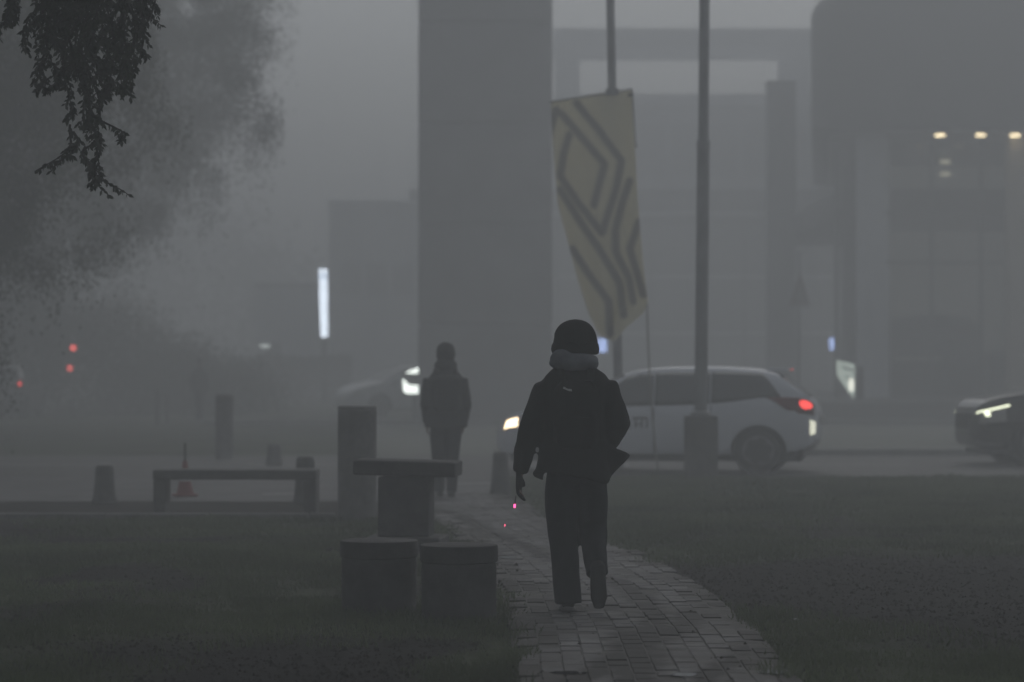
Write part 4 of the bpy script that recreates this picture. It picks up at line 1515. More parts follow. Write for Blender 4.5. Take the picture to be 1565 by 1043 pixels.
# display platform, counter and two cars on show
plat = thing('display_platform', 'long dark display platform behind the showroom glass with a car on top', 'platform', (0, 0, 0))
mb = MB(); mb.box(gx(1357, 84.6), gx(1500, 84.6), 84.2, 90.5, .523, gz(556, 84.2), bev=.03); mb.build('body', CLAD, plat)
mb = MB(); mb.box(gx(1357, 84.6) - .04, gx(1500, 84.6) + .04, 84.14, 90.56, gz(556, 84.2) + .003, gz(556, 84.2) + .08); mb.build('top_edge', FRAME, plat)
ctr = thing('counter', 'dark reception counter at the right edge behind the showroom glass', 'counter', (0, 0, 0))
mb = MB(); mb.box(gx(1512, 86), gx(1600, 86), 85.4, 86.6, .523, gz(545, 85.4), bev=.03); mb.build('body', CLAD, ctr)
mb = MB(); mb.box(gx(1509, 86), gx(1603, 86), 85.3, 86.7, gz(545, 85.4) + .003, gz(545, 85.4) + .07); mb.build('worktop', CLAD_M, ctr)
c4 = car('grey car on show on the dark platform inside the showroom', hatch, CARG, loc=(0, 0, 0), rz=0, **hargs)
c4.location = (gx(1495, 86.3), 86.3, gz(556, 84.2) + .085)
c4.rotation_euler = (0, 0, math.pi - .5)
c5 = copy_tree(c4, 'second grey car on show behind the counter inside the showroom')
c5.location = (gx(1620, 91), 91.5, .525)
c5.rotation_euler = (0, 0, math.pi + .3)

# slender dark totem in front of the link building
tm = thing('totem', 'tall dark slab standing in front of the long glazed building, left of the showroom', 'totem', (gx(1193.5, 98), 98, 0))
mb = MB(); mb.box(-.53, .53, -.35, .35, -.2, gz(128, 97.6), bev=.04); mb.build('slab', CLAD_M, tm)
mb = MB(); mb.box(-.55, .55, -.37, .37, gz(128, 97.6) + .004, gz(123, 97.6), bev=.02); mb.build('cap', FRAME, tm)
mb = MB(); mb.box(-.9, .9, -.6, .6, -.2, .25, bev=.03); mb.build('plinth', CONC_D, tm)

# long glazed building behind the flag with an open roof frame
YLk = 126.0
lk = thing('glazed_building', 'long grey glazed building behind the flag with an open frame on its roof', 'building', (0, 0, 0))
xa, xb = gx(627, YLk), gx(1290, YLk)
zb0, zb1 = gz(326, YLk), gz(292, YLk)
mb = MB(); mb.box(xa, xb, YLk - 1.2, YLk + 10, zb0, zb1, bev=.04); mb.build('canopy', CLAD, lk)
mb = MB(); mb.box(xa - .04, xb + .04, YLk - 1.27, YLk + 10, zb0 - .10, zb0 - .004); mb.build('canopy_edge', CLAD_L, lk)
xg0 = gx(846, YLk)
for i in range(9):
    x0_ = xa + .3 + (xb - xa - .6) * i / 9
    x1_ = xa + .3 + (xb - xa - .6) * (i + 1) / 9
    for (z0, z1) in ((.15, 3.0), (3.1, 5.7), (5.8, zb0 - .12)):
        mb = MB(); mb.box(x0_ + .07, x1_ - .07, YLk, YLk + .04, z0, z1); mb.build('pane', GLZ, lk)
    mb = MB(); mb.box(x0_ - .065, x0_ + .065, YLk - .1, YLk + .15, 0, zb0 - .105); mb.build('mullion', FRAME, lk)
mb = MB(); mb.box(xa + .2, xb - .2, YLk + 9, YLk + 9.4, 0, zb0 - .1); mb.build('rear_wall', lamp_mat('dim_interior_glow', (.76, .80, .82), .10), lk)  # emission on this wall stands in for light inside the rooms
YU = 136.0
mb = MB(); mb.box(gx(850, YU), gx(1300, YU), YU, YU + 9, zb1 + .01, gz(166, YU)); up = mb.build('upper_wall', mat('upper_cladding', (.42, .43, .45), .6, noise=(.3, .2)), lk)
for i in range(8):
    x0_ = gx(862, YU) + i * 1.85
    mb = MB(); mb.box(x0_, x0_ + 1.5, YU - .03, YU + .02, gz(270, YU), gz(190, YU)); mb.build('window', GLZ, up)
mb = MB(); mb.box(gx(847, YU), gx(1300, YU), YU - .25, YU + 9, gz(163, YU), gz(144, YU), bev=.03); mb.build('parapet', CLAD_L, lk)
ft, fb = gz(44, YU), gz(70, YU)
mb = MB(); mb.box(gx(846, YU), gx(1300, YU), YU - .3, YU + .5, fb, ft, bev=.03); mb.build('roof_beam', CLAD_L, lk)
for (pa, pb) in ((848, 886), (1190, 1238)):
    mb = MB(); mb.box(gx(pa, YU), gx(pb, YU), YU - .2, YU + .4, gz(144, YU) + .003, fb - .003, bev=.03); mb.build('roof_post', CLAD_L, lk)
mb = MB(); mb.box(gx(846, YU), gx(1300, YU), YU + 6, YU + 6.6, fb, ft, bev=.03); mb.build('roof_beam', CLAD_L, lk)

# lit panels along the building fronts
def panel(name, label, px0, px1, py0, py1, Y, m_, cat='sign', group=None):
    p = thing(name, label, cat, (gx((px0 + px1) / 2, Y), Y, gz(py1, Y)), 0, group)
    wv, hv = (px1 - px0) / FPX * Y / 2, (py1 - py0) / FPX * Y
    mb = MB(); mb.box(-wv, wv, -.04, .03, 0, hv, bev=.01); mb.build('light_face', m_, p)
    mb = MB(); mb.box(-wv - .03, wv + .03, .033, .12, -.03, hv + .03, bev=.01); mb.build('housing', FRAME, p)
    return p


panel('light_panel', 'glowing blue-white panel right beside the walking person\'s beanie', 914, 927, 518, 539, 124.0, BLUE)
panel('light_panel', 'small upright glowing blue panel left of the showroom columns', 1268, 1277, 517, 535, 124.2, BLUE)
panel('exit_light', 'small pale green light high on the wall left of the showroom glass', 1271, 1277, 332, 344, 124.2, GRN, 'light')

pb = thing('price_board', 'tapering lit pale board with dark stripes, leaning by the showroom entrance', 'sign', (gx(1292, 76.4), 76.4, 0))
def PB(px, py, y=0.0):
    return (gx(px, 76.4) - gx(1292, 76.4), y, gz(py, 76.4))
mb = MB()
q = [PB(1279, 551), PB(1306, 557), PB(1306, 608), PB(1302, 606), PB(1280, 574)]
n = len(q)
mb.add(q + [(a, .12, c) for a, b__, c in q], [tuple(range(n))] + [(i, i + n, (i + 1) % n + n, (i + 1) % n) for i in range(n)] + [tuple(range(2 * n - 1, n - 1, -1))])
mb.build('light_face', lamp_mat('pale_board', (.78, .92, .80), .95), pb)
mb = MB()
for (x0, y0, x1, y1, t_) in ((1285, 559, 1303, 565, 4), (1291, 574, 1301, 580, 3.2)):
    a, c = PB(x0, y0, -.012), PB(x1, y1, -.012)
    d = t_ / FPX * 76.4
    mb.add([a, c, (c[0], -.012, c[2] - d), (a[0], -.012, a[2] - d * .6)], [(0, 1, 2, 3)])
mb.build('stripe', CLAD_M, pb)
mb = MB(); a, c = PB(1298, 588, -.02), PB(1304, 597, -.02); mb.box(a[0], c[0], -.03, -.004, c[2], a[2] + .15); mb.build('bright_lamp', lamp_mat('board_lamp', (1, 1, .85), 3), pb)
mb = MB(); mb.box(gx(1307, 76.4) - gx(1292, 76.4), gx(1320, 76.4) - gx(1292, 76.4), 0, .4, .505, gz(560, 76.4), bev=.02); mb.build('post', CLAD, pb)

# low block on the left with the upright light sign
lb = thing('grey_block', 'plain low grey building behind the upright light sign, left of the pillar', 'building', (0, 0, 0))
mb = MB(); mb.box(gx(503, 116), gx(690, 116), 116, 128, -.2, gz(314, 116), bev=.04); wl = mb.build('wall', mat('pale_render', (.5, .51, .53), .7, noise=(.4, .2)), lb)
mb = MB(); mb.box(gx(500, 116), gx(693, 116), 115.9, 128.1, gz(314, 116) + .004, gz(306, 116), bev=.03); mb.build('parapet', CLAD_L, lb)
for i in range(3):
    mb = MB(); x0 = gx(520 + i * 40, 116); mb.box(x0, x0 + .9, 115.96, 116.02, 4.6, 6.0); mb.build('window', GLZ, wl)
lb2 = thing('grey_shed', 'dim flat-roofed shed in the haze left of the upright light sign', 'building', (0, 0, 0))
mb = MB(); mb.box(gx(392, 124), gx(486, 124), 124, 132, -.2, gz(440, 124), bev=.04); mb.build('wall', CLAD_L, lb2)
mb = MB(); mb.box(gx(388, 124), gx(489, 124), 123.8, 132.2, gz(440, 124) + .004, gz(433, 124), bev=.03); mb.build('roof', CLAD_M, lb2)
mb = MB(); mb.box(gx(408, 124), gx(430, 124), 123.95, 124.02, .1, 2.6); mb.build('door', FRAME, lb2)

SIGN = lamp_mat('cool_white_sign', (.78, .88, 1.0), 6.5)
SIGN2 = lamp_mat('cool_white_sign_dim', (.62, .74, .95), 3.6)
YSg = 110.0
vs_ = thing('upright_sign', 'narrow upright blue-white light sign glowing in the haze', 'sign', (gx(494, YSg), YSg, gz(515, YSg)), R(0))
hs_ = 103 / FPX * YSg
wv = 12.5 / FPX * YSg / 2
segs = [(0.0, .72, SIGN), (.735, .86, SIGN), (.865, .93, SIGN2), (.935, 1.0, SIGN)]
for (a, c, m_) in segs:
    mb = MB()
    def cx_(u):
        return .055 * (1 - u) - .01
    vsx = []
    for u in (a, (a + c) / 2, c):
        ww = wv * (.82 + .25 * u)
        for (sx, sy) in ((-1, -.12), (1, -.12), (1, .08), (-1, .08)):
            vsx.append((cx_(u) + sx * ww, sy, u * hs_))
    fs = [(3, 2, 1, 0), (8, 9, 10, 11)]
    for k_ in range(2):
        for i in range(4):
            j = (i + 1) % 4
            fs.append((k_ * 4 + i, k_ * 4 + j, (k_ + 1) * 4 + j, (k_ + 1) * 4 + i))
    mb.add(vsx, fs)
    mb.build('light_segment', m_, vs_)
mb = MB(); mb.box(-.10, .16, .09, .20, -gz(515, YSg) - .1, hs_ * .98); mb.build('post', FRAME, vs_)

# lit panel half hidden by the pillar
gp = thing('lit_sign', 'rounded glowing white sign with a grey band, cut by the pillar edge', 'sign', (gx(632, 72.5), 72.5, 0))
k_ = 72.5 / FPX
WHT = lamp_mat('white_sign_face', (.92, 1.0, .93), 4.5)
def GP(pts, y0, y1, name, m_):
    q = [((a - 632) * k_, y0, gz(c, 72.5)) for a, c in pts]
    n = len(q)
    mb = MB(); mb.add(q + [(a, y1, c) for a, b__, c in q], [tuple(range(n))] + [(i, i + n, (i + 1) % n + n, (i + 1) % n) for i in range(n)] + [tuple(range(2 * n - 1, n - 1, -1))])
    return mb.build(name, m_, gp)
GP([(619, 571), (630, 565), (645, 561), (660, 562), (660, 571), (640, 571)], -.08, 0, 'upper_light', WHT)
GP([(615, 580), (619, 581), (622, 587), (632, 590), (645, 588), (660, 587), (660, 601), (622, 602), (617, 598)], -.08, 0, 'lower_light', WHT)
GP([(618, 573), (660, 573), (660, 585), (645, 586), (632, 588), (624, 585), (620, 579)], -.06, 0, 'grey_band', CLAD_M)
GP([(616, 563), (662, 558), (662, 605), (616, 605)], .004, .10, 'housing', FRAME)
mb = MB(); mb.box(-.02, .10, .02, .12, -.1, gz(606, 72.5)); mb.build('post', FRAME, gp)

# ------------------------------------------------------------------ red lamps, lamp post, warning sign
rl = thing('signal_post', 'slim post with two red lamps one above the other, far left in the haze', 'signal', (gx(111, 75), 75, 0))
mb = MB(); mb.lathe([(.05, -.1), (.045, 2.4)], 12); mb.build('post', STEEL, rl, True)
for (px, py, e) in ((113, 532, 1.5), (108, 563, 1.1)):
    mb = MB(); mb.box(gx(px, 75) - gx(111, 75) - .13, gx(px, 75) - gx(111, 75) + .13, -.12, -.052, gz(py, 75) - .15, gz(py, 75) + .15, bev=.02); hd = mb.build('lamp_head', BLKP, rl)
    mb = MB(); mb.lathe([(.085, -.17), (.085, -.122)], 16, (gx(px, 75) - gx(111, 75), 0, gz(py, 75)), 'y'); mb.build('red_lamp', lamp_mat('red_signal_%d' % py, (1.0, .14, .12), e * 1.7), hd)
c6 = car('dark car far off at the left edge, one red tail light glowing', hatch, CARG, loc=(0, 0, 0), rz=0, tail_on=TAIL_ON, **hargs)
c6.rotation_euler = (0, 0, R(90))
c6.location = (gx(-14, 74), 74, .012)
lp = thing('street_lamp', 'small white lamp on a thin post far off, below left of the upright sign', 'lamp', (gx(405, 112), 112, 0))
mb = MB(); mb.lathe([(.06, -.1), (.045, gz(527, 112))], 12); mb.build('post', STEEL, lp, True)
mb = MB(); mb.box(-.2, .2, -.16, .16, gz(531, 112), gz(527, 112), bev=.02); mb.build('lamp_head', lamp_mat('far_lamp', (.9, 1, .95), 2.2), lp)

ws = thing('warning_sign', 'triangular warning sign on a thin post, above the roof end of the white hatchback', 'sign', (gx(1221, 73.5), 73.5, 0), R(8))
mb = MB(); mb.lathe([(.05, -.1), (.05, gz(440, 73.5) + .1)], 12); mb.build('post', STEEL, ws, True)
k_ = 73.5 / FPX
q = [(-15.5 * k_, gz(466, 73.5)), (16.5 * k_, gz(466, 73.5)), (1 * k_, gz(416, 73.5))]
cq = (sum(p[0] for p in q) / 3, sum(p[1] for p in q) / 3)


def tri(f, y0, y1, name, m_):
    p = [(cq[0] + (a - cq[0]) * f, cq[1] + (c - cq[1]) * f) for a, c in q]
    mb = MB(); mb.add([(a, y0, c) for a, c in p] + [(a, y1, c) for a, c in p], [(0, 1, 2), (5, 4, 3), (0, 3, 4, 1), (1, 4, 5, 2), (2, 5, 3, 0)])
    return mb.build(name, m_, ws)


tri(1, -.075, -.052, 'border', mat('sign_red', (.12, .06, .055), .5))
tri(.66, -.080, -.0755, 'face', mat('sign_face', (.16, .155, .14), .5))
mb = MB(); mb.box(-.03, .03, -.07, .0, gz(440, 73.5) + .1, gz(385, 73.5), bev=.01); mb.build('finial', STEEL, ws)
mb = MB(); mb.box(-.33, .33, -.09, -.052, gz(471, 73.5), gz(467.5, 73.5), bev=.004); mb.build('lower_plate', STEEL, ws)

# ------------------------------------------------------------------ flag poles and flag
YF = 38.98
fp = thing('flagpole', 'slim steel pole that carries the pale yellow flag', 'flagpole', (gx(947.5, YF), YF, 0))
dx = gx(932, YF) - gx(946.5, YF)
hp = gz(0, YF)
mb = MB(); mb.tube([((0, 0, -.1), .068), ((dx * .5, 0, hp * .5), .066), ((dx, 0, hp), .062), ((dx * 1.6, 0, hp * 1.6), .05)], 20); mb.build('shaft', STEEL, fp, True)
mb = MB(); mb.lathe([(.14, -.05), (.14, .03), (.075, .05), (.075, .14)], 20); mb.build('base_flange', STEEL, fp, 40)
mb = MB(); mb.ball((dx * 1.6, 0, hp * 1.6 + .05), .08, .08, .08, 14, 8); mb.build('finial', STEEL, fp, True)

PX2 = 35.35
f2 = thing('flagpole', 'bare thicker steel pole standing in a square concrete block in front of the white hatchback', 'flagpole', (gx(1071, PX2), PX2, 0))
hb = gz(633, PX2)
mb = MB(); mb.box(-.215, .215, -.215, .215, -.1, hb - .02, bev=.02); mb.build('concrete_base', CONC_D, f2)
mb = MB(); mb.lathe([(.14, hb - .018), (.14, hb + .02), (.10, hb + .04)], 20); mb.build('base_flange', STEEL, f2, 40)
d2 = gx(1078, PX2) - gx(1072, PX2)
h2 = gz(0, PX2)
zj = gz(222, PX2)
mb = MB(); mb.tube([((0, 0, hb), .088), ((d2 * zj / h2, 0, zj), .084)], 20); mb.build('lower_shaft', STEEL, f2, 40)
mb = MB(); mb.tube([((d2 * zj / h2, 0, zj), .070), ((d2, 0, h2), .070), ((d2 * 1.7, 0, h2 * 1.7), .055)], 20); mb.build('upper_shaft', STEEL, f2, 40)
mb = MB(); mb.tube([((d2 * zj / h2, 0, zj - .05), .091), ((d2 * zj / h2, 0, zj + .06), .091)], 20); mb.build('joint_collar', STEEL, f2, 40)

# flag: a sheet hung from a slanting arm, wind-blown, the lower corner pulled towards the car by a line
Z2P = lambda zx, zy: (780 + zx * .5178, zy * .5178)
left = [(842, 156), (844, 200), (847, 250), (852, 310), (868, 370), (882, 425), (900, 480), (914, 508), (925, 519)]
right = [(965, 138), (968, 185), (971, 240), (974, 300), (979, 360), (985, 420), (990, 462), (984, 478), (957, 500), (940, 521)]
strokes = [[(150, 335), (215, 410), (278, 485), (262, 545), (247, 605)],
           [(195, 305), (262, 385), (328, 475), (312, 560), (270, 688), (205, 605), (147, 520), (158, 450), (174, 398)],
           [(147, 560), (200, 645), (262, 735), (322, 835), (334, 930)],
           [(183, 735), (235, 815), (290, 890), (294, 985)],
           [(352, 535), (330, 600), (310, 680), (312, 745), (350, 820), (362, 890)],
           [(380, 655), (352, 735), (372, 800), (392, 870)],
           [(135, 325), (112, 400)]]
strokes = [[Z2P(*p) for p in s_] for s_ in strokes]


def poly_at(P, v):
    P = np.array(P, float)
    d = np.concatenate([[0], np.cumsum(np.hypot(*np.diff(P, axis=0).T))])
    d /= d[-1]
    return np.interp(v, d, P[:, 0]), np.interp(v, d, P[:, 1])


def seg_d(p, a, b_):
    ax, ay = b_[0] - a[0], b_[1] - a[1]
    u = ((p[0] - a[0]) * ax + (p[1] - a[1]) * ay) / (ax * ax + ay * ay)
    u = min(1, max(0, u))
    return math.hypot(p[0] - a[0] - u * ax, p[1] - a[1] - u * ay)


NU, NV = 60, 150
fv, fa_ = [], []
for j in range(NV + 1):
    v = j / NV
    l, r_ = poly_at(left, v), poly_at(right, v)
    for i in range(NU + 1):
        u = i / NU
        px = l[0] + (r_[0] - l[0]) * u
        py = l[1] + (r_[1] - l[1]) * u + 5 * math.sin(u * math.pi) * v * (1 - v)
        Yd = YF - .12 - 2.0 * v ** 1.2 * (.45 + .55 * u) + .20 * math.sin(u * 7.5 + v * 2.5) * v ** .6 + .09 * math.sin(u * 15 + v * 6) * v + .03 * math.sin(u * 31 - v * 9) * v + .05 * mnoise.noise(Vector((u * 5, v * 9, 0)))
        fv.append(at(px, py, Yd)[:])
        d = min(seg_d((px, py), s_[k2], s_[k2 + 1]) for s_ in strokes for k2 in range(len(s_) - 1))
        fa_.append(min(1, max(0, (7.4 - d) / 3.2)))
W_ = NU + 1
me = bpy.data.meshes.new('cloth')
me.from_pydata(fv, [], [(j * W_ + i, (j + 1) * W_ + i, (j + 1) * W_ + i + 1, j * W_ + i + 1) for j in range(NV) for i in range(NU)])
a_ = me.attributes.new('print', 'FLOAT', 'POINT')
a_.data.foreach_set('value', fa_)
fm = bpy.data.materials.new('flag_cloth')
fm.use_nodes = True
t = fm.node_tree
b = t.nodes['Principled BSDF']
b.inputs['Roughness'].default_value = .9
b.inputs['Specular IOR Level'].default_value = .1
an_ = t.nodes.new('ShaderNodeAttribute'); an_.attribute_name = 'print'
mx = t.nodes.new('ShaderNodeMix'); mx.data_type = 'RGBA'
mx.inputs['A'].default_value = (.80, .76, .60, 1)
mx.inputs['B'].default_value = (.36, .345, .31, 1)
t.links.new(an_.outputs['Fac'], mx.inputs['Factor'])
t.links.new(mx.outputs['Result'], b.inputs['Base Color'])
tl = t.nodes.new('ShaderNodeBsdfTranslucent')
t.links.new(mx.outputs['Result'], tl.inputs['Color'])
ms = t.nodes.new('ShaderNodeMixShader'); ms.inputs[0].default_value = .5
t.links.new(b.outputs[0], ms.inputs[1]); t.links.new(tl.outputs[0], ms.inputs[2])
t.links.new(ms.outputs[0], t.nodes['Material Output'].inputs['Surface'])
me.materials.append(fm)
me.polygons.foreach_set('use_smooth', [True] * len(me.polygons))
fl = thing('flag', 'tall pale yellow flag with nested grey diamond outlines, bulging in the wind', 'flag', (0, 0, 0))
cloth = link('cloth', me, fl)
sm = cloth.modifiers.new('t', 'SOLIDIFY'); sm.thickness = .004
arm = MB()
pL, pR = at(839, 156, YF - .12), at(966, 136, YF - .12)
arm.tube([(pL, .014), (pR, .014)], 10, ref=(0, 0, 1)); ar = arm.build('top_arm', STEEL, fl, True)
mb = MB(); p0 = at(936, 141, YF - .06); mb.box(p0.x - .10, p0.x + .10, YF - .145, YF + .09, p0.z - .05, p0.z + .05, bev=.01); mb.build('clamp', STEEL, ar)
mb = MB()
e0, e1 = at(966, 138, YF - .14), at(972, 222, YF - .22)
mb.tube([(e0, .012), (e0.lerp(e1, .5), .008), (e1, .008)], 8); mb.tube([(e1 + Vector((-.05, 0, .0)), .016), (e1 + Vector((.02, 0, -.02)), .016)], 8); mb.tube([(e0 + Vector((-.06, 0, -.07)), .02), (e0 + Vector((.02, 0, -.07)), .02)], 8)
mb.build('cord', BLKP, fl)
rp = MB()
vr = min(range(len(right)), key=lambda k2: abs(right[k2][1] - 462) + (0 if right[k2][0] > 985 else 99))
# corner of the cloth nearest to the line
cidx = max(range(len(fv)), key=lambda k2: fv[k2][0] - 1.2 * abs(fv[k2][2] - gz(466, 37.0)))
pc = Vector(fv[cidx])
pg = Vector((gx(1006, 36.35), 36.35, -.02))
rp.tube([(pc.lerp(pg, q_) + Vector((-.03 * math.sin(math.pi * q_), 0, 0)), .013) for q_ in (0, .2, .4, .6, .8, 1)], 8)
ro = tag(rp.build('guy_line', mat('rope', (.22, .22, .2), .9), None, True), 'thin taut line from the lower corner of the flag down to the grass', 'rope')

# ------------------------------------------------------------------ trees


def leaf_mesh(name, centers, size, m_, parent, droop=.5, elong=2.2, kind='stuff', seed=1):
    """one joined mass of small leaves (each a bent pair of triangles)"""
    r = np.random.default_rng(seed)
    P = np.asarray(centers, float)
    n = len(P)
    d = r.normal(size=(n, 3))
    d[:, 2] -= droop * 1.5
    d /= np.linalg.norm(d, axis=1)[:, None]
    s_ = np.cross(d, r.normal(size=(n, 3)))
    s_ /= np.linalg.norm(s_, axis=1)[:, None] + 1e-9
    nn = np.cross(d, s_)
    L_ = size * (.6 + .8 * r.random(n))[:, None]
    Wd = L_ / elong
    V = np.zeros((n, 4, 3), np.float32)
    V[:, 0] = P
    V[:, 1] = P + d * L_ * .5 + s_ * Wd * .5 + nn * L_ * .06
    V[:, 2] = P + d * L_
    V[:, 3] = P + d * L_ * .5 - s_ * Wd * .5 + nn * L_ * .06
    me = bpy.data.meshes.new(name)
    me.vertices.add(n * 4)
    me.vertices.foreach_set('co', V.ravel())
    lo = (np.arange(n)[:, None] * 4 + np.array([[0, 1, 2, 0, 2, 3]])).astype(np.int32).ravel()
    me.loops.add(len(lo))
    me.loops.foreach_set('vertex_index', lo)
    me.polygons.add(n * 2)
    me.polygons.foreach_set('loop_start', (np.arange(n * 2) * 3).astype(np.int32))
    me.update(calc_edges=True)
    me.materials.append(m_)
    o = link(name, me, parent)
    if kind:
        tag(o, kind=kind)
    return o


def tree(name, label, x, y, trunk_h, crown_c, crown_r, n_cl, per, leaf, m_, trunk_r=.3, seed=1, group=None, droop=.6, cl_r=.7):
    r = np.random.default_rng(seed)
    root = thing(name, label, 'tree', (x, y, 0), 0, group)
    cc = np.array(crown_c) - np.array([x, y, 0])
    cr = np.array(crown_r)
    cl = []
    while len(cl) < n_cl:
        p = r.uniform(-1, 1, 3)
        q = np.linalg.norm(p)
        if q > 1 or q < .2 * r.random():
            continue
        lump = 1 + .22 * mnoise.noise(Vector(tuple(p * 2.1 + seed)))
        cl.append(cc + p * cr * lump)
    cl = np.array(cl)
    mb = MB()
    top = Vector((cc[0] * .35, cc[1] * .35, trunk_h))
    mb.tube([((0, 0, -.2), trunk_r * 1.35), ((0, 0, .4), trunk_r), ((top.x * .5, top.y * .5, trunk_h * .6), trunk_r * .8), (top, trunk_r * .62)], 14)
    mb.build('trunk', BARK, root, True)
    for k2 in range(9):
        e = cl[r.integers(len(cl))]
        e = Vector(tuple(e))
        mid = top.lerp(e, .5) + Vector((0, 0, .5))
        mb = MB()
        mb.tube([(top - Vector((0, 0, .25 * k2 * .4)), trunk_r * .38), (mid, trunk_r * .22), (e, .02)], 8)
        mb.build('limb', BARK, root, True)
    pts = []
    for c in cl:
        sc = cl_r * (.6 + .8 * r.random())
        p = np.clip(r.normal(size=(per, 3)), -1.7, 1.7) * np.array([.46, .46, .36]) * sc
        p[:, 2] -= r.exponential(.5, per) * droop * sc * .8
        pts.append(c + p)
    leaf_mesh('crown', np.concatenate(pts), leaf, m_, root, droop, 2.0, 'stuff', seed)
    return root


tree('large_tree', 'nearer dark tree filling the left edge of the frame behind the hanging spray', -10.6, 38, 4.8, (-9.7, 38, 6.6), (4.3, 4.6, 5.4), 1000, 420, .06, LEAF2, .35, 3, droop=1.2, cl_r=.5)
tree('large_tree', 'large pale tree deeper in the haze, its drooping crown reaching furthest to the right', -13.5, 62, 6, (-11.6, 62, 10.0), (6.3, 6, 5.8), 1000, 420, .075, LEAF2, .35, 5, droop=1.3, cl_r=.62)
tree('large_tree', 'third tree at the far left, palest in the haze', -24, 82, 4.5, (-20.5, 82, 7.2), (8.6, 6, 6.6), 560, 280, .10, LEAF2, .4, 8, droop=.7, cl_r=.9)

# near tree: trunk outside the frame on the left, its boughs hang into the top corner
nt_ = thing('near_tree', 'near tree whose dark drooping sprays hang into the top left corner', 'tree', (-7.4, 12.5, 0))
mb = MB(); mb.tube([((0, 0, -.2), .5), ((0, 0, .5), .36), ((.15, .1, 2.6), .30), ((.4, .2, 4.6), .24)], 16); mb.build('trunk', BARK, nt_, True)
rr = np.random.default_rng(21)
cps = []
cl = []
while len(cl) < 620:
    p = rr.uniform(-1, 1, 3)
    q = np.linalg.norm(p)
    if q > 1 or q < .35:
        continue
    c = np.array([.4, 2.0, 8.2]) + p * np.array([5.4, 9.0, 2.6])  # unseen crown spread wide to shade the lawn and near haze
    cl.append(c)
for c in cl:
    q = rr.normal(size=(140, 3)) * .42
    q[:, 2] -= np.abs(q[:, 2]) * .4
    cps.append(c + q)
for k2 in range(9):
    e = Vector(tuple(cl[int(rr.integers(len(cl)))]))
    s0 = Vector((.38, .2, 4.3))
    mb = MB(); mb.tube([(s0, .11), (s0.lerp(e, .5) + Vector((0, 0, .5)), .07), (e, .02)], 8); mb.build('limb', BARK, nt_, True)
cps = np.concatenate(cps)
cps = cps[cps[:, 2] > 1.51 + .15 * np.maximum(cps[:, 1] + 12.5, 0) + .7]
leaf_mesh('crown', cps, .13, LEAF, nt_, .6, 2.4, 'stuff', 11)

# unseen tree added on the right to shade the near haze and path
shade_tree = thing('near_tree', 'unseen tree added at the right above the frame to shade the near haze', 'tree', (6.6, 7.0, 0))
mb = MB(); mb.tube([((0, 0, -.2), .45), ((0, 0, .5), .33), ((-.15, .1, 2.6), .27), ((-.4, .1, 4.8), .22)], 16); mb.build('trunk', BARK, shade_tree, True)
cl = []
while len(cl) < 620:
    p = rr.uniform(-1, 1, 3)
    q = np.linalg.norm(p)
    if q > 1 or q < .3:
        continue
    cl.append(np.array([-4.9, .2, 7.9]) + p * np.array([8.0, 8.2, 2.8]))
for k2 in range(9):
    e = Vector(tuple(cl[int(rr.integers(len(cl)))]))
    s0 = Vector((-.38, .1, 4.5))
    mb = MB(); mb.tube([(s0, .11), (s0.lerp(e, .5) + Vector((0, 0, .6)), .07), (e, .02)], 8); mb.build('limb', BARK, shade_tree, True)
cp2 = []
for c in cl:
    q = rr.normal(size=(150, 3)) * .42
    q[:, 2] -= np.abs(q[:, 2]) * .4
    cp2.append(c + q)
cp2 = np.concatenate(cp2)
cp2 = cp2[cp2[:, 2] > 1.51 + .15 * np.maximum(cp2[:, 1] + 7.0, 0) + .7]
leaf_mesh('crown', cp2, .14, LEAF, shade_tree, .6, 2.2, 'stuff', 12)

YBR = 15.3
ENV = [(0, 62, 236), (40, 52, 240), (62, 36, 232), (92, 45, 208), (110, 62, 206), (150, 66, 204), (160, 88, 165), (190, 92, 148), (215, 92, 180), (225, 88, 186), (240, 76, 160), (262, 62, 166), (300, 60, 182)]


def env(py):
    return np.interp(py, [e[0] for e in ENV], [e[1] for e in ENV]), np.interp(py, [e[0] for e in ENV], [e[2] for e in ENV])


root_p = Vector((0, 0, 0)) + nt_.location
b0 = Vector((-7.0, 12.7, 4.5))
hang = at(140, -170, YBR)
mb = MB(); mb.tube([(b0 - root_p, .09), (b0.lerp(hang, .5) + Vector((0, 0, .45)) - root_p, .055), (hang - root_p, .025), (at(210, -60, YBR) - root_p, .012)], 10)
bough = mb.build('bough', BARK, nt_, True)
S_ = FPX / YBR


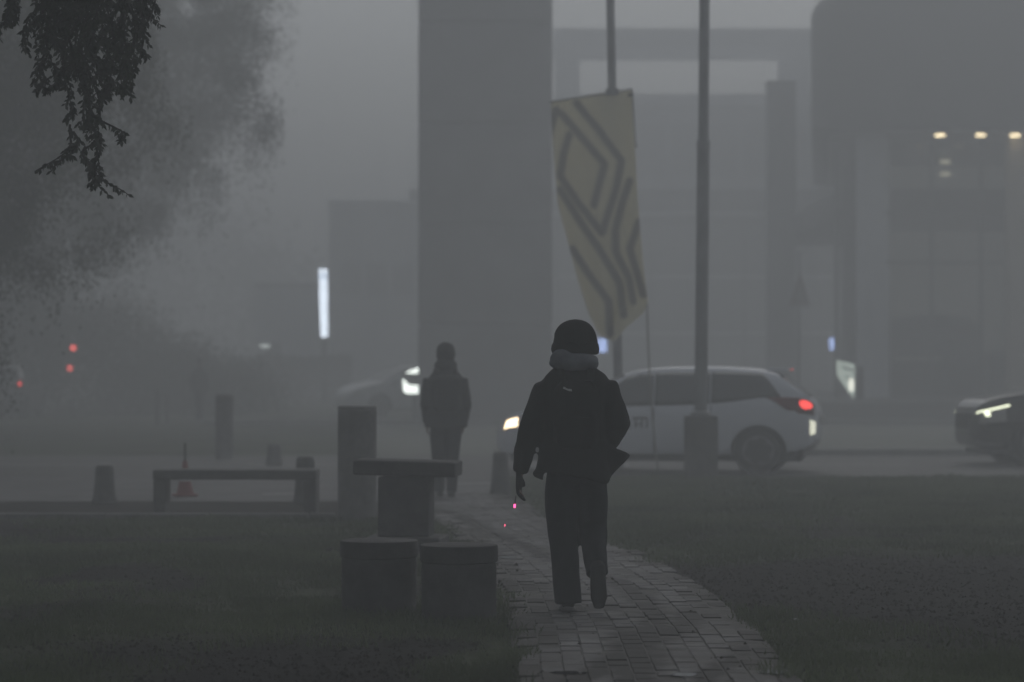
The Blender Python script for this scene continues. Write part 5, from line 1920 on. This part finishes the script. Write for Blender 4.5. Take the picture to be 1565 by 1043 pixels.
def spray(parent, top_px, tip_px, n_side, spread, seed, leafy=1.0):
    """one hanging spray: a drooping stem with side twigs, leaflets along all of them"""
    r = np.random.default_rng(seed)
    y0 = YBR + r.uniform(-.35, .35)
    A, B = at(*top_px, y0), at(*tip_px, y0 + r.uniform(-.15, .15))
    stem = []
    for k2 in range(9):
        u = k2 / 8
        p = A.lerp(B, u) + Vector((.05 * math.sin(u * 5 + seed), .05 * math.cos(u * 4 + seed), 0))
        stem.append(p - root_p)
    mb = MB()
    mb.tube([(p, .007 * (1 - .75 * k2 / 8) + .001) for k2, p in enumerate(stem)], 6)
    leaves = []
    lines = [(stem[k2], stem[k2 + 1]) for k2 in range(8)]
    for k2 in range(n_side):
        u = r.uniform(.05, .97)
        i = int(u * 8)
        s0 = stem[i].lerp(stem[min(8, i + 1)], u * 8 - i)
        sd = r.choice((-1, 1))
        ln = spread * r.uniform(.5, 1.1) * (1 - .45 * u)
        pts = [s0]
        ang = r.uniform(-.9, -.2)
        dirv = Vector((sd * math.cos(ang), r.uniform(-.5, .5), math.sin(ang)))
        for q in range(4):
            pts.append(pts[-1] + dirv.normalized() * (ln / 4))
            dirv.z -= .42
        mb.tube([(p, .0035 - .0006 * q) for q, p in enumerate(pts)], 5)
        lines += [(pts[q], pts[q + 1]) for q in range(4)]
    st = mb.build('spray', BARK, parent, True)
    V, F = [], []
    for (a, c) in lines:
        d = c - a
        if d.length < 1e-6:
            continue
        nl = max(2, int(d.length / .0095 * leafy))
        for q in range(nl):
            p = a.lerp(c, r.random())
            sd = r.choice((-1, 1))
            ax = d.normalized()
            out = Vector((sd * r.uniform(.3, 1), r.uniform(-.8, .8), r.uniform(-.9, .1))) + ax * .8
            out.normalize()
            L_ = r.uniform(.022, .052)
            wv_ = out.cross(Vector((r.normal(), r.normal(), r.normal()))).normalized() * L_ * .24
            o = len(V)
            V += [p[:], (p + out * L_ * .5 + wv_)[:], (p + out * L_)[:], (p + out * L_ * .5 - wv_)[:]]
            F += [(o, o + 1, o + 2), (o, o + 2, o + 3)]
    me = bpy.data.meshes.new('leaves')
    me.from_pydata(V, [], F)
    me.materials.append(LEAF)
    tag(link('leaves', me, st), kind='stuff')


sp = []
r_ = random.Random(5)
for i in range(26):                      # the dense upper mass
    tx = 62 + (236 - 62) * (i + .5) / 26 + r_.uniform(-5, 5)
    yb = r_.uniform(45, 150)
    l, rr_ = env(yb)
    bx_ = l + (rr_ - l) * ((tx - 62) / 174) * .9 + 6
    sp.append(((tx, r_.uniform(-90, -20)), (bx_, yb), 12, .10 + .06 * r_.random()))
sp += [((70, -30), (46, 78), 10, .10), ((90, -30), (40, 62), 10, .09), ((120, 10), (98, 180), 14, .10), ((140, 20), (118, 195), 14, .11), ((135, 60), (140, 215), 12, .10), ((170, 20), (195, 145), 12, .12), ((190, 0), (200, 140), 10, .09),
       ((205, -20), (230, 55), 10, .10), ((215, -30), (238, 40), 8, .08), ((140, 150), (140, 225), 10, .08), ((150, 170), (182, 214), 6, .07),
       ((118, 190), (64, 262), 7, .055), ((112, 200), (92, 264), 5, .04), ((138, 200), (142, 248), 6, .05), ((142, 225), (158, 298), 7, .05), ((148, 250), (182, 298), 6, .04), ((140, 225), (136, 280), 5, .04),
       ((150, 80), (160, 160), 12, .12), ((110, 60), (85, 145), 12, .10), ((100, 90), (70, 140), 9, .08), ((160, 20), (150, 130), 14, .14), ((130, 0), (125, 140), 14, .14)]
for i, (a, c, ns, sprd) in enumerate(sp):
    spray(bough, a, c, ns, sprd, 100 + i, 1.25)
mb = MB(); e = at(10, -60, YBR + .8); mb.tube([(b0 - root_p, .05), (e - root_p, .015)], 8); bg2 = mb.build('bough', BARK, nt_, True)
for i, (a, c) in enumerate((((-10, -60), (4, 48)), ((12, -60), (20, 40)), ((25, -60), (32, 32)), ((-20, -50), (-4, 58)), ((50, -60), (48, 12)), ((0, -50), (10, 20)))):
    spray(bg2, a, c, 8, .08, 300 + i)

# hedges and far wood
def hedge(label, x0, x1, y, h, seed):
    root = thing('hedge', label, 'hedge', ((x0 + x1) / 2, y, 0), 0)
    r = np.random.default_rng(seed)
    n = int((x1 - x0) * 2500)
    px = r.uniform(x0, x1, n) - (x0 + x1) / 2
    hz = np.array([h * (1 + .22 * mnoise.noise(Vector((q * .8 + seed, 0, 0))) + .08 * mnoise.noise(Vector((q * 3 + seed, 3, 0)))) for q in px])
    pz = hz * np.sqrt(r.random(n))
    py = r.normal(0, .45, n)
    leaf_mesh('foliage', np.stack([px, py, pz], 1), .10, LEAF, root, .2, 1.9, 'stuff', seed)
    mb = MB()
    for q in np.arange(x0 + .4, x1, .9):
        mb.tube([((q - (x0 + x1) / 2, 0, -.1), .03), ((q - (x0 + x1) / 2 + .1, .05, h * .6), .012)], 6)
    tag(mb.build('stems', BARK, root), kind='stuff')
    return root


hedge('dim hedge in the haze between the distant person and the pale parked car', -11.5, -6.6, 108, 1.9, 6)
r = np.random.default_rng(29)
pts = []
for k2 in range(520):
    X = -24 + 16.0 * r.random() ** .8
    ht = float(np.interp(X, [-19, -13, -9], [5.8, 3.6, 1.1])) * (.55 + .6 * r.random())
    z = ht * math.sqrt(r.random())
    pts.append(np.array([X, r.uniform(79, 90), z]) + np.clip(r.normal(size=(150, 3)), -1.8, 1.8) * np.array([.5, .5, .4]))
pts = np.concatenate(pts)
pts[:, 2] = np.clip(pts[:, 2], .03, 9)
o = leaf_mesh('added_thicket', pts, .12, LEAF2, None, .3, 1.8, 'stuff', 30)  # bushes added to darken the far left in place of tree shade
tag(o, 'dim mass of bushes added to darken the far left below the trees', 'bushes')
r = np.random.default_rng(31)
pts = []
for k2 in range(360):
    X = r.uniform(-75, 12)
    Yv = r.uniform(170, 200)
    ht = np.interp(X, [-75, -30, -20, -8, 12], [16, 15, 11, 6, 4.5]) * (.8 + .4 * r.random())
    z = ht * math.sqrt(r.random())
    pts.append(np.array([X, Yv, z]) + r.normal(size=(45, 3)) * np.array([1.2, 1.2, .9]))
pts = np.concatenate(pts)
pts[:, 2] = np.clip(pts[:, 2], .05, 17.5)
o = leaf_mesh('distant_wood', pts, .7, LEAF2, None, .2, 1.6, 'stuff', 33)
tag(o, 'far-off belt of trees dissolving in the haze on the left', 'wood')

# ------------------------------------------------------------------ haze
hm = bpy.data.materials.new('haze')
hm.use_nodes = True
t = hm.node_tree
t.nodes.clear()
vo = t.nodes.new('ShaderNodeVolumePrincipled')
vo.inputs['Color'].default_value = (.83, .85, .865, 1)
vo.inputs['Density'].default_value = HAZE_DENSITY
vo.inputs['Anisotropy'].default_value = 0.25
out = t.nodes.new('ShaderNodeOutputMaterial')
t.links.new(vo.outputs[0], out.inputs['Volume'])
mb = MB(); mb.box(-XG - 2, XG + 2, Y0G - 2, Y1G + 2, -1.2, 18.9)
tag(mb.build('haze', hm), kind='stuff')
